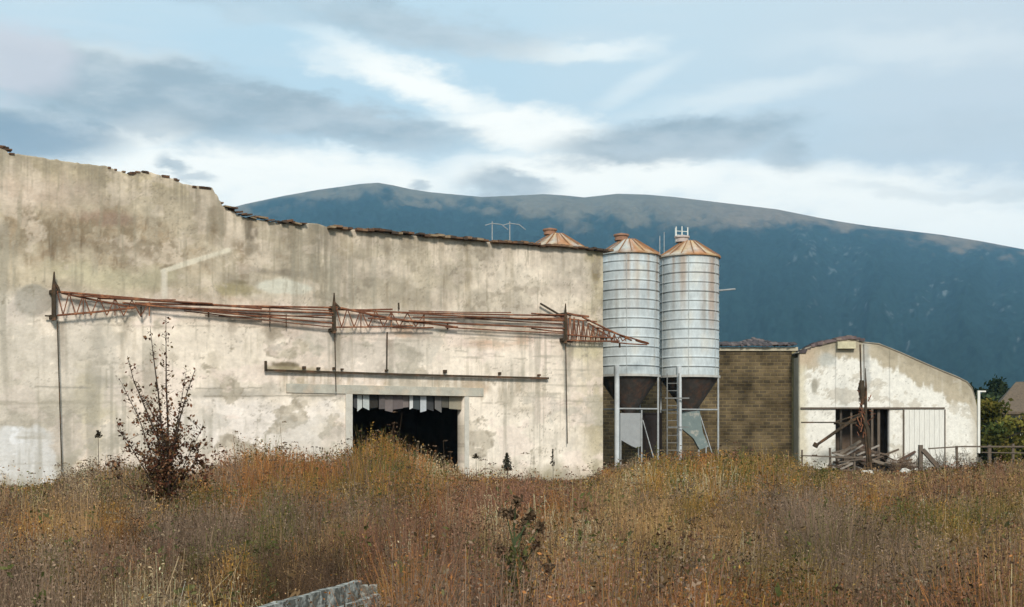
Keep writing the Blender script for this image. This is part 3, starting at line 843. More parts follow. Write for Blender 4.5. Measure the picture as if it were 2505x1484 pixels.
# roof following the gable, a touch above it
m = MB()
us = [LX(x) for x, y in gt]; zs = [hz(y) for x, y in gt]
us[0] -= .1
pts = list(zip(us, zs))[:-1]
for j in range(len(pts) - 1):
    (ua, za_), (ub, zb_) = pts[j], pts[j + 1]
    m.cur = (.30, .26, .20)
    m.add([(ua, -.05, za_ + .01), (ub, -.05, zb_ + .01), (ub, 13.2, zb_ + .01), (ua, 13.2, za_ + .01), (ua, -.05, za_ + .065), (ub, -.05, zb_ + .065), (ub, 13.2, zb_ + .065), (ua, 13.2, za_ + .065)],
          [(0, 3, 2, 1), (4, 5, 6, 7), (0, 1, 5, 4), (2, 3, 7, 6)] + ([(3, 0, 4, 7)] if j == 0 else []) + ([(1, 2, 6, 5)] if j == len(pts) - 2 else []))
rr = random.Random(12)
for k in range(46):
    u_ = rr.uniform(-.1, LX(2105)); zt_ = gtop(max(u_, 0)) + .06
    m.cur = rr.choice([(.10, .075, .075), (.15, .11, .105), (.075, .06, .06), (.21, .16, .13)])
    w_ = rr.uniform(.2, .4); t_ = rr.uniform(.05, .17)
    m.box((u_, -.08 + rr.uniform(-.05, .1), zt_ - .04), (u_ + w_, .8, zt_ + t_))
m.build('roof', M['tile'], house)
m = MB(); m.box((LX(2046), -.30, hz(853)), (LX(2090), .05, hz(836))); m.build('broken_coping', mat('yellowed_plaster', (.55, .49, .33), var=.3), house)
m = MB(); m.box((.05, -.09, hz(1000)), (LX(2310), -.02, hz(996))); m.build('crossbeam', M['wood'], house)
m = MB()
x = LX(2212)
while x < LX(2309):
    w = .28; m.box((x, -.06, .1), (min(x + w - .012, LX(2309)), -.018, hz(1002))); x += w
dr = m.build('plank_door', M['white_board'], house)
for x_, w_ in ((2210, .07), (2311, .05)):
    m = MB(); m.bar((LX(x_), -.05, .1), (LX(x_), -.05, hz(1001)), w_); m.build('door_frame', M['wood'], house)
for x_, v_, w_ in ((2132, -.08, .12), (2152, .25, .15), (2085, .25, .10), (2060, .28, .12)):
    m = MB(); m.bar((LX(x_), v_, hz(1000)), (LX(x_), v_, 0), w_); m.build('door_post', M['wood'], house)
m = MB(); m.bar((pr + .05, -.05, hz(1108)), (pr + .05, -.05, hz(955)), .13); m.bar((pr + .05, -.05, hz(957)), (pr + .45, -.05, hz(957)), .08)
m.build('downpipe', M['white_board'], house)

BD = 70.5
bx = lambda x: (x - CX) / F * BD
bz = lambda y: H + (HZ - y) / F * BD
SX0 = 1466
shed = empty('brick_shed', (bx(SX0), BD, 0), 0, label='brown block shed with wavy dark tile roof between the silos and white outbuilding', cat='shed')
sw = bx(1952) - bx(SX0)
m = MB(); m.box((0, 0, -.2), (sw - .01, 9, bz(858))); m.build('wall', M['brick'], shed)
m = MB(); m.box((-.05, -.10, bz(858) + .002), (sw - .02, .3, bz(849))); m.build('eave_band', mat('pale_eave_plaster', (.47, .41, .30), var=.35, scale=2), shed)
m = MB(); rr = random.Random(3)
for k in range(64):
    xa = -.1 + (sw - .02) * k / 64; xb = -.1 + (sw - .02) * (k + 1) / 64
    for j in range(6):
        sag = .10 * math.sin(xa * 1.5) - .06 * math.sin(xa * 3.1)
        ya = -.35 + j * .72; za_ = bz(849) + .05 + j * .075 + sag * 1.3 * (j / 5)
        m.cur = rr.choice([(.07, .055, .055), (.10, .075, .07), (.05, .042, .042), (.14, .11, .10)])
        jj = rr.uniform(-.05, .05)
        m.add([(xa, ya, za_ + jj), (xb, ya, za_ + jj + .03), (xb, ya + .8, za_ + .2 + jj), (xa, ya + .8, za_ + .17 + jj), (xa, ya, za_ + .06 + jj), (xb, ya, za_ + .09 + jj), (xb, ya + .8, za_ + .26 + jj), (xa, ya + .8, za_ + .23 + jj)],
              [(0, 3, 2, 1), (4, 5, 6, 7), (0, 1, 5, 4), (1, 2, 6, 5), (2, 3, 7, 6), (3, 0, 4, 7)])
m.build('roof', M['tile'], shed)
m = MB(); m.box((sw - .36, -.03, -.1), (sw - .012, .1, bz(859))); m.build('corner_strip', mat('olive_corner_render', (.24, .20, .10), var=.4, scale=2, bump=.5), shed)

# rusty mast with struts in front of the outbuilding
MDp = 66.5
p = at(2112, 1000, MDp)
mast = empty('rusty_mast', (p[0], MDp, 0), 0, label='tall rusty mast with slanting struts before the white outbuilding doorway', cat='mast')
q = lambda x, y, d=0: (at(x, y, MDp)[0] - p[0], d, at(x, y, MDp)[2])
m = MB(); m.bar((q(2104, 842)), q(2109, 1030), .07); m.bar(q(2113, 842), q(2115, 1010), .035); m.tube([q(2108, 930), q(2107, 950), q(2110, 990)], [.12, .2, .1], 7); m.tube([q(2117, 900), q(2119, 950), q(2117, 1030)], [.02, .06, .11], 5); m.build('pole', M['dark_steel'], mast)
m = MB(); m.tube([q(2110, 1012), q(2060, 1045), q(1998, 1088)], [.11, .10, .07], 6); m.tube([q(1998, 1084), q(1993, 1093)], .15, 6); m.build('strut', M['dark_steel'], mast)
m = MB(); m.tube([q(2108, 1016), q(2122, 1050), q(2131, 1160)], [.13, .13, .10], 6); m.tube([q(2112, 1000), q(2124, 1160)], [.06, .06], 5); m.build('strut', M['dark_steel'], mast)
m = MB(); m.bar(q(1958, 1033, -.2), q(2052, 1033, -.2), .07); m.bar(q(2042, 1031, -.2), q(2110, 1010, -.1), .06); m.bar(q(2040, 1036), q(2095, 1034), .1); m.build('crossbar', M['dark_steel'], mast)
m = MB(); rr = random.Random(8)
for i in range(34):
    x = rr.uniform(2096, 2126); y = rr.uniform(950, 1060)
    m.bar(q(x, y, rr.uniform(-.3, .3)), q(x + rr.uniform(-14, 14), y + rr.uniform(-22, 22), rr.uniform(-.3, .3)), .04)
m.build('tangled_wire', M['rust'], mast)

# wreckage heaped in the doorway
p = at(2112, 1120, 68.2)
m = MB(); rr = random.Random(31)
for i in range(90):
    x0_ = rr.uniform(-1.6, 2.7); a0 = np.array([x0_, rr.uniform(-.4, .45), rr.uniform(0, 1.15 if x0_ < 1.4 else .7)]); L_ = rr.uniform(.5, 1.7); th_ = rr.uniform(-.6, .6)
    a1 = a0 + np.array([math.cos(th_) * L_ * rr.choice((-1, 1)), rr.uniform(-.3, .3), math.sin(th_) * L_])
    a1[2] = max(.02, a1[2]); a1[0] = max(-1.9, min(3.1, a1[0]))
    m.cur = rr.choice([(.12, .085, .06), (.07, .05, .035), (.20, .16, .12), (.30, .26, .22), (.10, .06, .045)])
    w_ = rr.uniform(.04, .11)
    m.tube([a0, a1], w_, 4)
m.build('timber_pile', M['strip'], None, (p[0], 68.2, 0), label='heap of broken grey brown timber in front of the white outbuilding doorway', cat='timber pile')

# rail fence pieces
FD = 65.0
def fence(lab, posts, rails, Y):
    p = at(posts[0][0], 1100, Y)
    e = empty('broken_fence', (p[0], Y, 0), label=lab, cat='fence')
    qq = lambda x, y, d=0: (at(x, y, Y)[0] - p[0], d, at(x, y, Y)[2])
    for (x0, y0, x1, y1, w) in posts:
        m = MB(); m.bar(qq(x0, y0), qq(x1, y1), w); m.build('post', M['wood'], e)
    m = MB()
    for (x0, y0, x1, y1, w) in rails: m.bar(qq(x0, y0, -.08), qq(x1, y1, -.08), w)
    m.build('rail', M['wood'], e)
fence('low dark fence with a leaning post before the white outbuilding right side',
      [(2252, 1088, 2252, 1165, .2), (2420, 1088, 2420, 1165, .16), (2340, 1090, 2342, 1165, .11), (2478, 1085, 2478, 1165, .12), (2560, 1080, 2560, 1165, .12)],
      [(2270, 1097, 2350, 1092, .07), (2350, 1092, 2600, 1092, .08), (2400, 1106, 2520, 1108, .05), (2256, 1100, 2303, 1152, .22)], FD)
fence('low broken rail of dark poles left of the outbuilding doorway', [(1962, 1100, 1962, 1168, .08), (2030, 1095, 2032, 1168, .1), (2090, 1108, 2090, 1168, .1)],
      [(1958, 1114, 2040, 1117, .07), (2030, 1117, 2110, 1119, .10), (2035, 1108, 2095, 1092, .09), (2050, 1130, 2112, 1122, .07)], FD + 1)
def dead_brush(x, Y, hgt, wid, lab, seed, cols):
    rng = np.random.default_rng(seed)
    p = at(x, 1100, Y)
    e = empty('dead_bush', (p[0], Y, 0), label=lab, cat='bush', group='dead grey brush before the outbuilding')
    m = MB()
    for i in range(46):
        a = rng.uniform(0, 2 * math.pi); b0 = np.array([rng.normal() * wid * .22, rng.normal() * .25, 0]); L = hgt * rng.uniform(.6, 1.15)
        d = np.array([math.cos(a) * .45, math.sin(a) * .45, 1.0]); mid = b0 + d * L * .5; end = b0 + d * L + rng.normal(size=3) * .15
        m.cur = tuple(np.array(cols[rng.integers(len(cols))]) * rng.uniform(.7, 1.3))
        m.tube([b0, mid, end], [.018, .013, .006], 4, False)
        for k in range(7):
            f = rng.uniform(.3, 1); c0 = b0 * (1 - f) + end * f; m.tube([c0, c0 + rng.normal(size=3) * np.array([.2, .2, .16])], [.009, .004], 3, False)
    m.build('twig', M['dry'], e)
GB = [(.30, .26, .21), (.20, .16, .12), (.40, .36, .30)]
dead_brush(2290, 66.5, 1.15, 1.9, 'grey dead brush in front of the outbuilding, beside the leaning fence post', 41, GB)
dead_brush(2368, 66.8, 1.2, 2.2, 'grey dead brush at the right corner of the outbuilding behind the rail', 42, GB)
dead_brush(2205, 67.2, .95, 1.6, 'low brown dead brush under the white plank door', 43, [(.22, .14, .09), (.30, .22, .15)])
# lumps of broken plaster lying in the grass
def lump(name, x, y, Y, s, lab, cat='rubble', sq=(1, .8, .6), seed=0):
    m = MB(); m.sm = False
    n, k = 10, 6
    r = random.Random(seed + int(x))
    vs = []; fs = []
    for i in range(k + 1):
        a = math.pi * i / k
        for j in range(n):
            b = 2 * math.pi * j / n
            w = s * (1 + r.uniform(-.28, .28))
            vs.append((math.sin(a) * math.cos(b) * w * sq[0], math.sin(a) * math.sin(b) * w * sq[1], math.cos(a) * w * sq[2]))
    for i in range(k):
        for j in range(n): fs.append((i * n + j, (i + 1) * n + j, (i + 1) * n + (j + 1) % n, i * n + (j + 1) % n))
    m.add(vs, fs)
    P_ = at(x, y, Y)
    return m.build(name, M['rubble'], None, P_, label=lab, cat=cat, group='broken plaster lumps before the outbuilding')
lump('plaster_lump', 2122, 1161, 57, .33, 'whitish broken plaster lump below the rusty mast, left of the other lump', sq=(1.3, .8, .6))
lump('plaster_lump', 2216, 1155, 60, .30, 'whitish broken plaster lump right of the mast, nearer the leaning fence post', seed=4)

# ================================================================== white masts behind the barn
for i, (x, lab) in enumerate(((1204, 'left one of two thin white masts rising behind the barn eave'), (1247, 'right one of two thin white masts rising behind the barn eave'))):
    Y = 78
    p = at(x, 545, Y)
    e = empty('white_mast', (p[0], Y, 0), label=lab, cat='mast', group='thin white masts behind the barn')
    m = MB(); m.tube([(0, 0, 0), (0, 0, p[2] + .1)], .035, 6); m.build('pole', M['galv_plain'], e)
    m = MB(); m.tube([(-.45, 0, p[2] - .15), (0, 0, p[2] - .02), (.6, 0, p[2] - .10), (1.0, 0, p[2] - .42)], .028, 5); m.build('arm', M['galv_plain'], e)

# ================================================================== concrete trough in the foreground
TD = 11.2
def tp(x, y, d): return np.array(at(x, y, d))
A = tp(868, 1419, 11.6); B = tp(640, 1480, 9.3)                 # long top edge
d = A - B; d /= np.linalg.norm(d)
sd = np.array([d[1], -d[0], 0.0]); sd /= np.linalg.norm(sd)      # towards the right
up = np.cross(sd, d); up /= np.linalg.norm(up)
if up[2] < 0: up = -up
m = MB(); wT, hT, L_ = .26, .30, np.linalg.norm(A - B) + 1.0
r_ = random.Random(2)
def tr(a, b, c): return A + sd * a - d * b - up * c
def slab_(a0, a1, b0, b1, c0, c1, n=16):
    vs = []; fs = []
    for i in range(n + 1):
        b = b0 + (b1 - b0) * i / n
        for (a, c) in ((a0, c0), (a1, c0), (a1, c1), (a0, c1)):
            j = lambda: r_.uniform(-.008, .008)
            vs.append(tr(a + j(), b + j() * .5, c + j()))
    for i in range(n):
        for k in range(4): fs.append((i * 4 + k, i * 4 + (k + 1) % 4, i * 4 + 4 + (k + 1) % 4, i * 4 + 4 + k))
    fs += [(0, 3, 2, 1), (n * 4, n * 4 + 1, n * 4 + 2, n * 4 + 3)]
    m.add(vs, fs)
slab_(0, .075, 0, L_, 0, .34)                 # far side wall
slab_(.22, .27, 0.03, L_, .12, .42)           # near side wall, lower
slab_(.076, .219, .05, L_, .26, .36)          # bottom
slab_(.076, .219, -.01, .065, .04, .255)      # end plate
slab_(.02, .25, .2, .45, .43, 1.2, 3)         # stub it leans on
m.build('concrete_trough', M['concrete'], None, label='tilted lichened concrete trough end sticking out of the foreground grass', cat='trough')

# ================================================================== ground, hills
m = MB()
GX, GY0, GY1 = 8000, -400, 8000
m.add([(-GX, GY0, 0), (GX, GY0, 0), (GX, GY1, 0), (-GX, GY1, 0)], [(0, 1, 2, 3)])
m.build('ground', M['soil'], kind='structure')

sky_px = [(-1400, 900), (-700, 740), (0, 640), (300, 575), (545, 512), (600, 497), (690, 478), (780, 462), (840, 454), (880, 448), (925, 445), (965, 452), (1000, 460), (1050, 468), (1180, 480), (1250, 477),
          (1330, 473), (1380, 476), (1430, 481), (1510, 472), (1580, 474), (1650, 480), (1800, 498), (1900, 510), (2000, 530), (2060, 541), (2120, 550), (2200, 560), (2300, 572), (2400, 588), (2505, 608), (3000, 680), (3600, 800), (4200, 930)]
bnd_px = [(-1400, 960), (0, 690), (545, 540), (700, 500), (850, 475), (950, 478), (1050, 490), (1200, 505), (1300, 535), (1450, 548), (1600, 548), (1750, 560), (1900, 556), (2050, 562), (2200, 580), (2350, 600), (2505, 622), (3200, 730), (4200, 950)]
NA, NR = 1100, 230
azs = np.linspace(math.atan((-1300 - CX) / F), math.atan((4100 - CX) / F), NA)
rs = 1300 + (6200 - 1300) * np.linspace(0, 1, NR) ** .9
AZ, RR = np.meshgrid(azs, rs)
PX = CX + F * np.tan(AZ)
T = (RR - 1350) / (4300 - 1350)
shape = np.where(T < 1, np.clip(T, 0, 1) ** 1.12, 1 - .35 * (T - 1) ** 1.3)
rid = 1 - np.abs(2 * fbm(AZ * 26 + .25 * fbm(AZ * 30, RR / 500, 7, 3), RR / 2600, 21, 4) - 1)
sp = (rid - .65) * .12 * np.clip(T, 0, 1) * np.clip(1.25 - T, 0, 1) * 1.6
rough = (fbm(AZ * 160, RR / 55, 31, 4, .6) - .5) * .030 * sst(0, .25, T)
Hn = shape + sp + rough * np.where(T > .93, .35, 1)
Yd = RR * np.cos(AZ)
tanel = (HZ - np.interp(PX, *zip(*sky_px))) / F
e_ = Hn / Yd
k = tanel[0] / e_.max(0)
Z = Hn * k[None] + H * 0
Z[0] = -3
top_r = e_.argmax(0)
# meadow: by elevation angle boundary on the slope as it stands, broken by noise
tb = (HZ - np.interp(PX, *zip(*bnd_px))) / F
el = Z / Yd
nz = fbm(AZ * 60, RR / 260, 51, 5, .6)
mead = sst(-.0075, .0075, el - tb - .0022 + (nz - .5) * .034) 
mead = np.where(T > 1.0, 1, mead)
clear = sst(.70, .80, fbm(AZ * 260, RR / 60, 61, 3)) * sst(.56, .70, fbm(AZ * 30, RR / 500, 63, 3)) * sst(.1, .3, T) * (1 - mead) * sst(1500, 2300, PX)
fo = fbm(AZ * 40, RR / 200, 71, 5, .6)
C = np.zeros((NR, NA, 3))
C[:] = np.array([.010, .022, .021])
C = C * (.50 + .6 * fo + .6 * sst(.3, .7, fbm(AZ * 420, RR / 28, 73, 3, .7)))[..., None]
MC = np.array([.165, .125, .085])[None, None] * (.7 + .6 * fbm(AZ * 55, RR / 160, 81, 5, .6))[..., None]
red = sst(1550, 1900, PX)[..., None] * np.array([.175, .12, .075]) + (1 - sst(1550, 1900, PX))[..., None] * np.array([.135, .115, .075])
MC = .4 * MC + .6 * red * (.7 + .6 * fbm(AZ * 55, RR / 160, 83, 5, .6))[..., None]
C = C * (1 - mead[..., None]) + MC * mead[..., None]
C = C * (1 - clear[..., None] * .55) + np.array([.20, .22, .22]) * clear[..., None] * .55
low = (1 - sst(.02, .10, T)) * sst(.4, .6, fbm(AZ * 30, RR / 90, 91, 3))
C = C * (1 - low[..., None] * .6) + np.array([.10, .10, .06]) * low[..., None] * .6
V = np.stack([RR * np.sin(AZ), Yd, Z], -1).reshape(-1, 3)
idx = np.arange(NA * NR).reshape(NR, NA)
Q = np.stack([idx[:-1, :-1], idx[:-1, 1:], idx[1:, 1:], idx[1:, :-1]], -1).reshape(-1, 4)
hm = mat('mountain_cover', attr=True, rough=1, var=.30, scale=.02, bump=.5, bscale=.03, bdist=12, spec=0)
ho = np_mesh('hills', V, Q, C.reshape(-1, 3), hm, kind='structure')
ho.data.polygons.foreach_set('use_smooth', np.ones(len(ho.data.polygons), bool))
HILL_TOP = float(Z.max())


# ================================================================== vegetation
def quads_leaves(P, size, rng, col, elong=1.6, flat=.0):
    """random little rhombic leaves at points P"""
    n = len(P)
    a = rng.normal(size=(n, 3)); a[:, 2] *= (1 - flat); a /= np.linalg.norm(a, axis=1)[:, None]
    b = rng.normal(size=(n, 3)); b -= (a * b).sum(1)[:, None] * a; b /= np.linalg.norm(b, axis=1)[:, None]
    s = (np.asarray(size) * np.ones(n))[:, None]
    V = np.stack([P - a * s * elong * .5, P + b * s * .5, P + a * s * elong * .5, P - b * s * .5], 1)
    Q = np.arange(n * 4).reshape(n, 4)
    return V.reshape(-1, 3), Q, np.repeat(col, 4, 0)


def tree(name, x, Y, hgt, wid, cols, lab, cat, group=None, n=2500, ls=.3, trunk=.18, conic=False, base=.15, seed=0, lean=0):
    rng = np.random.default_rng(seed)
    p = at(x, 1000, Y)
    e = empty(name, (p[0], Y, 0), label=lab, cat=cat, group=group)
    m = MB()
    m.tube([(0, 0, -.1), (.05 * hgt * lean, .1, hgt * .35), (.08 * hgt * lean, 0, hgt * .85)], [trunk, trunk * .7, trunk * .15], 7)
    limbs = []
    for i in range(14):
        t = rng.uniform(.2, .8); a = rng.uniform(0, 2 * math.pi)
        L = wid * .5 * rng.uniform(.5, .95) * ((1 - t) * 1.2 if conic else 1)
        s0 = np.array([.08 * hgt * lean * t, 0, hgt * t]); s1 = s0 + np.array([math.cos(a) * L, math.sin(a) * L, hgt * rng.uniform(.03, .16)])
        m.tube([s0, (s0 + s1) / 2 + (0, 0, .03 * hgt), s1], [trunk * .4, trunk * .25, trunk * .08], 5)
        limbs.append((s0, s1))
    m.build('trunk', M['bark'], e)
    pts = []; cc = []
    nb = 36
    for i in range(nb):
        if conic:
            t = base + (1 - base) * rng.uniform(0, 1) ** 1.3; a = rng.uniform(0, 2 * math.pi); R_ = wid * .5 * (1 - t) * rng.uniform(.4, 1.05) + .1
        else:
            t = rng.uniform(base, .97); a = rng.uniform(0, 2 * math.pi)
            R_ = wid * .5 * math.sqrt(max(0, 1 - ((t - (.5 + base * .3)) / .56) ** 2)) * rng.uniform(.25, 1.0)
        cpt = np.array([math.cos(a) * R_, math.sin(a) * R_, t * hgt])
        k = n // nb
        pp = rng.normal(size=(k, 3)) * np.array([wid * .085, wid * .085, hgt * .05]) + cpt
        pts.append(pp)
        bc = np.array(cols[rng.integers(len(cols))]) * rng.uniform(.6, 1.35)
        cc.append(bc[None] * rng.uniform(.7, 1.3, (k, 1)))
    V, Q, C = quads_leaves(np.concatenate(pts), ls * rng.uniform(.6, 1.4, len(np.concatenate(pts))), rng, np.concatenate(cc))
    np_mesh('crown', V, Q, C, M['leaf'], e)
    return e


DG = [(.030, .045, .022), (.022, .035, .020), (.045, .06, .028)]
OG = [(.10, .10, .025), (.15, .135, .03), (.06, .075, .022), (.18, .14, .035)]
# green shrub by the right edge and far trees
tree('yellowing_shrub', 2446, 72, 4.1, 4.0, OG, 'olive and yellow leafy shrub just right of the white outbuilding', 'shrub', None, 4200, .17, .07, base=.05, seed=5)
tree('yellowing_shrub', 2500, 76, 3.1, 2.6, OG + DG, 'dark olive shrub at the right picture edge behind the fence', 'shrub', None, 3000, .17, .07, base=.05, seed=6)
FT = 'trees behind the white outbuilding'
tree('conifer_tree', 2440, 125, 7.4, 4.2, DG, 'slim dark conifer whose tip stands highest right of the outbuilding', 'tree', FT, 3600, .34, .2, True, .05, seed=7)
tree('broad_tree', 2412, 120, 6.6, 5.5, DG, 'dark rounded tree touching the outbuilding roof edge on the right', 'tree', FT, 3400, .34, .2, base=.1, seed=8)
tree('broad_tree', 2475, 145, 7.4, 7.0, DG, 'dark broad tree beside the brown far roof at the right edge', 'tree', FT, 3400, .38, .2, base=.1, seed=9)
tree('broad_tree', 2590, 120, 8, 7, DG, 'dark tree just outside the right of the brown far roof', 'tree', FT, 2400, .38, .2, base=.1, seed=10)
# far house with a tiled roof at the right edge
p = at(2522, 980, 98)
e = empty('far_house', (p[0], 98, 0), math.radians(-18), label='small house with brown tiled roof at the right picture edge', cat='house')
m = MB(); m.box((-2.3, -2, -.1), (5, 5, 4.0)); m.build('wall', M['plaster_plain'], e)
m = MB(); m.cur = (.13, .095, .065)
m.add([(-3, -2.6, 3.9), (5.6, -2.6, 3.9), (5.6, 1.5, 6.4), (-1, 1.5, 6.4), (-3, 5.6, 3.9), (5.6, 5.6, 3.9), (-3, -2.6, 4.1), (5.6, -2.6, 4.1), (5.6, 1.5, 6.6), (-1, 1.5, 6.6), (-3, 5.6, 4.1), (5.6, 5.6, 4.1)],
      [(6, 7, 8, 9), (9, 8, 11, 10), (6, 9, 10), (0, 1, 7, 6), (0, 6, 10, 4), (1, 2, 8, 7), (2, 5, 11, 8), (5, 4, 10, 11), (0, 4, 5, 1)])
m.build('roof', M['tile'], e)

# ---- dark red-leaved sapling left of centre
SD = 22.5
p = at(395, 1000, SD)
sap = empty('sapling', (p[0], SD, 0), label='airy sapling with dark reddish leaves before the barn wall left of its doorway', cat='sapling')
q = lambda x, y, dd=0.0: np.array([at(x, y, SD)[0] - p[0], dd, at(x, y, SD)[2]])
rng = np.random.default_rng(21)
m = MB(); segs = []
stems = [[(400, 1290), (402, 1180), (385, 1080), (350, 1000), (318, 930), (300, 868)], [(403, 1290), (405, 1170), (395, 1060), (385, 960), (372, 870), (364, 805)], [(405, 1290), (410, 1160), (408, 1040), (402, 940), (400, 850), (398, 770)],
         [(408, 1290), (416, 1180), (430, 1100), (450, 1020), (470, 960), (492, 905)], [(406, 1200), (420, 1100), (436, 1010), (447, 940), (452, 900)], [(402, 1230), (372, 1130), (330, 1020), (290, 950), (276, 930)],
         [(404, 1230), (440, 1160), (475, 1090), (500, 1040)], [(400, 1240), (360, 1150), (322, 1080), (300, 1040)], [(404, 1180), (398, 1080), (352, 990), (322, 965)],
         [(408, 1290), (440, 1230), (490, 1180), (525, 1130)], [(400, 1290), (365, 1230), (310, 1180), (275, 1135)], [(406, 1290), (430, 1200), (478, 1120), (486, 1075)], [(402, 1290), (384, 1200), (345, 1130), (312, 1095)], [(404, 1290), (415, 1210), (425, 1140), (412, 1080)], [(401, 1290), (392, 1200), (372, 1120), (376, 1050)]]
for si, st in enumerate(stems):
    dd = rng.uniform(-.6, .6)
    pts = [q(x, y, dd * i / len(st)) for i, (x, y) in enumerate(st)]
    r0 = .030 if si < 4 else .016
    m.tube(pts, [r0 * (1 - .85 * i / (len(pts) - 1)) for i in range(len(pts))], 5)
    segs.append(pts)
LP = []
for pts in segs:
    for i in range(len(pts) - 1):
        L = np.linalg.norm(pts[i + 1] - pts[i])
        for k_ in range(int(L * 17)):
            f = rng.uniform(); b0 = pts[i] * (1 - f) + pts[i + 1] * f
            low = float(np.clip((3.0 - b0[2]) / 1.4, 0, 1))
            tl = rng.uniform(.08, .36) * (.35 + .85 * low)
            dirv = rng.normal(size=3); dirv[2] = abs(dirv[2]) * .8 + .3; dirv /= np.linalg.norm(dirv)
            b1 = b0 + dirv * tl
            if b0[2] > .4: m.tube([b0, b1], [.005, .0025], 3, False)
            for j in range(int((5 + 10 * low * rng.uniform(.1, 1.3)) * (.4 + tl * 2.5))):
                g = rng.uniform(.2, 1.15); LP.append(b0 * (1 - g) + b1 * g + rng.normal(size=3) * .04)
m.build('stem', M['bark'], sap)
LP = np.array(LP); n = len(LP)
lc = np.array([(.13, .05, .03), (.075, .036, .022), (.18, .08, .042), (.10, .068, .03), (.28, .15, .08)])[rng.integers(0, 5, n)] * rng.uniform(.6, 1.3, (n, 1))
V, Q, C = quads_leaves(LP, rng.uniform(.022, .058, n), rng, lc)
np_mesh('foliage', V, Q, C, M['leaf'], sap)

# ---- upright dark stalks and the thistle
def stalk(x, ytop, Y, lab, w=.05, col=(.045, .035, .022), spread=.06, frac=.35, nl=160, cat='weed', grp='dark seed stalks standing before the barn', green=False):
    p = at(x, ytop, Y)
    e = empty('seed_stalk', (p[0], Y, 0), label=lab, cat=cat, group=grp)
    h = p[2]; rng = np.random.default_rng(int(x))
    m = MB(); m.tube([(0, 0, 0), (.02, 0, h * .5), (0, 0, h)], [w * .35, w * .28, w * .15], 5); m.build('stem', M['bark'], e)
    t = rng.uniform(1 - frac, 1, nl)
    P_ = np.stack([rng.normal(size=nl) * spread * (1.1 - (t - 1 + frac) / frac), rng.normal(size=nl) * spread, t * h], -1)
    V, Q, C = quads_leaves(P_, .05, rng, np.array([col]) * rng.uniform(.6, 1.4, (nl, 1)))
    np_mesh('seed_head', V, Q, C, M['dry'], e)
stalk(240, 1053, 36, 'thin dark stalk with a small knob, left of the sapling', .04, spread=.05, frac=.09, nl=90)
stalk(1240, 1108, 46, 'dark pointed stalk before the wall right of the barn doorway', .06, spread=.10, frac=.45, nl=700, col=(.07, .065, .045))
stalk(1352, 1098, 47, 'thin tall stalk before the wall near the barn corner', .03, spread=.05, frac=.4, nl=80)
stalk(1164, 1110, 47, 'short dark headed stalk at the right foot of the barn doorway', .03, spread=.08, frac=.12, nl=80)

TDp = 9.6
p = at(1262, 1300, TDp)
th = empty('green_thistle', (p[0], TDp, 0), label='dark green thistle with brown seed heads in the near grass', cat='thistle')
rng = np.random.default_rng(4)
q = lambda x, y, dd=0.0: np.array([at(x, y, TDp)[0] - p[0], dd, at(x, y, TDp)[2]])
m = MB(); heads = []
m.tube([(0, 0, 0), q(1262, 1450), q(1260, 1340), q(1256, 1262)], [.016, .013, .009, .005], 6)
for (x0, y0, x1, y1) in ((1260, 1360, 1285, 1275), (1259, 1340, 1238, 1255), (1258, 1320, 1275, 1300), (1261, 1400, 1310, 1330), (1261, 1420, 1225, 1345), (1262, 1450, 1340, 1390), (1260, 1380, 1320, 1290), (1257, 1300, 1262, 1225), (1258, 1330, 1300, 1262)):
    a = q(x0, y0); b = q(x1, y1, rng.uniform(-.15, .15)); m.tube([a, (a + b) / 2 + (0, 0, -.01), b], [.007, .006, .003], 5); heads.append(b)
heads.append(q(1256, 1262))
m.build('stem', mat('green_stem', (.05, .065, .025), var=.3), th)
for h_ in heads:
    P_ = h_ + rng.normal(size=(60, 3)) * np.array([.018, .018, .022])
    V, Q, C = quads_leaves(P_, .026, rng, np.array([(.13, .085, .05)]) * rng.uniform(.5, 1.6, (len(P_), 1)))
    np_mesh('seed_head', V, Q, C, M['dry'], th)
n = 420
zz = rng.uniform(.2, 1.15, n); P_ = np.stack([rng.normal(size=n) * (.035 + .13 * (1.2 - zz)) + .06 * (1.1 - zz), rng.normal(size=n) * .12, zz], -1)
V, Q, C = quads_leaves(P_, rng.uniform(.018, .042, n), rng, np.array([(.085, .085, .03)]) * rng.uniform(.5, 1.5, (n, 1)), 2.4)
np_mesh('foliage', V, Q, C, M['leaf'], th)

# ---- dry grass and weeds: uncountable, one object
YT = [(-300, 1220), (0, 1218), (60, 1205), (130, 1168), (250, 1128), (300, 1132), (480, 1150), (520, 1122), (600, 1098), (700, 1088), (780, 1112), (850, 1100), (880, 1058), (950, 1064), (1000, 1100), (1100, 1130), (1145, 1165), (1200, 1166),
      (1300, 1172), (1400, 1185), (1460, 1160), (1500, 1132), (1600, 1122), (1700, 1114), (1800, 1108), (1900, 1112), (1960, 1140), (2050, 1152), (2200, 1156), (2350, 1142), (2505, 1126), (2900, 1120)]
YTx, YTy = zip(*YT)


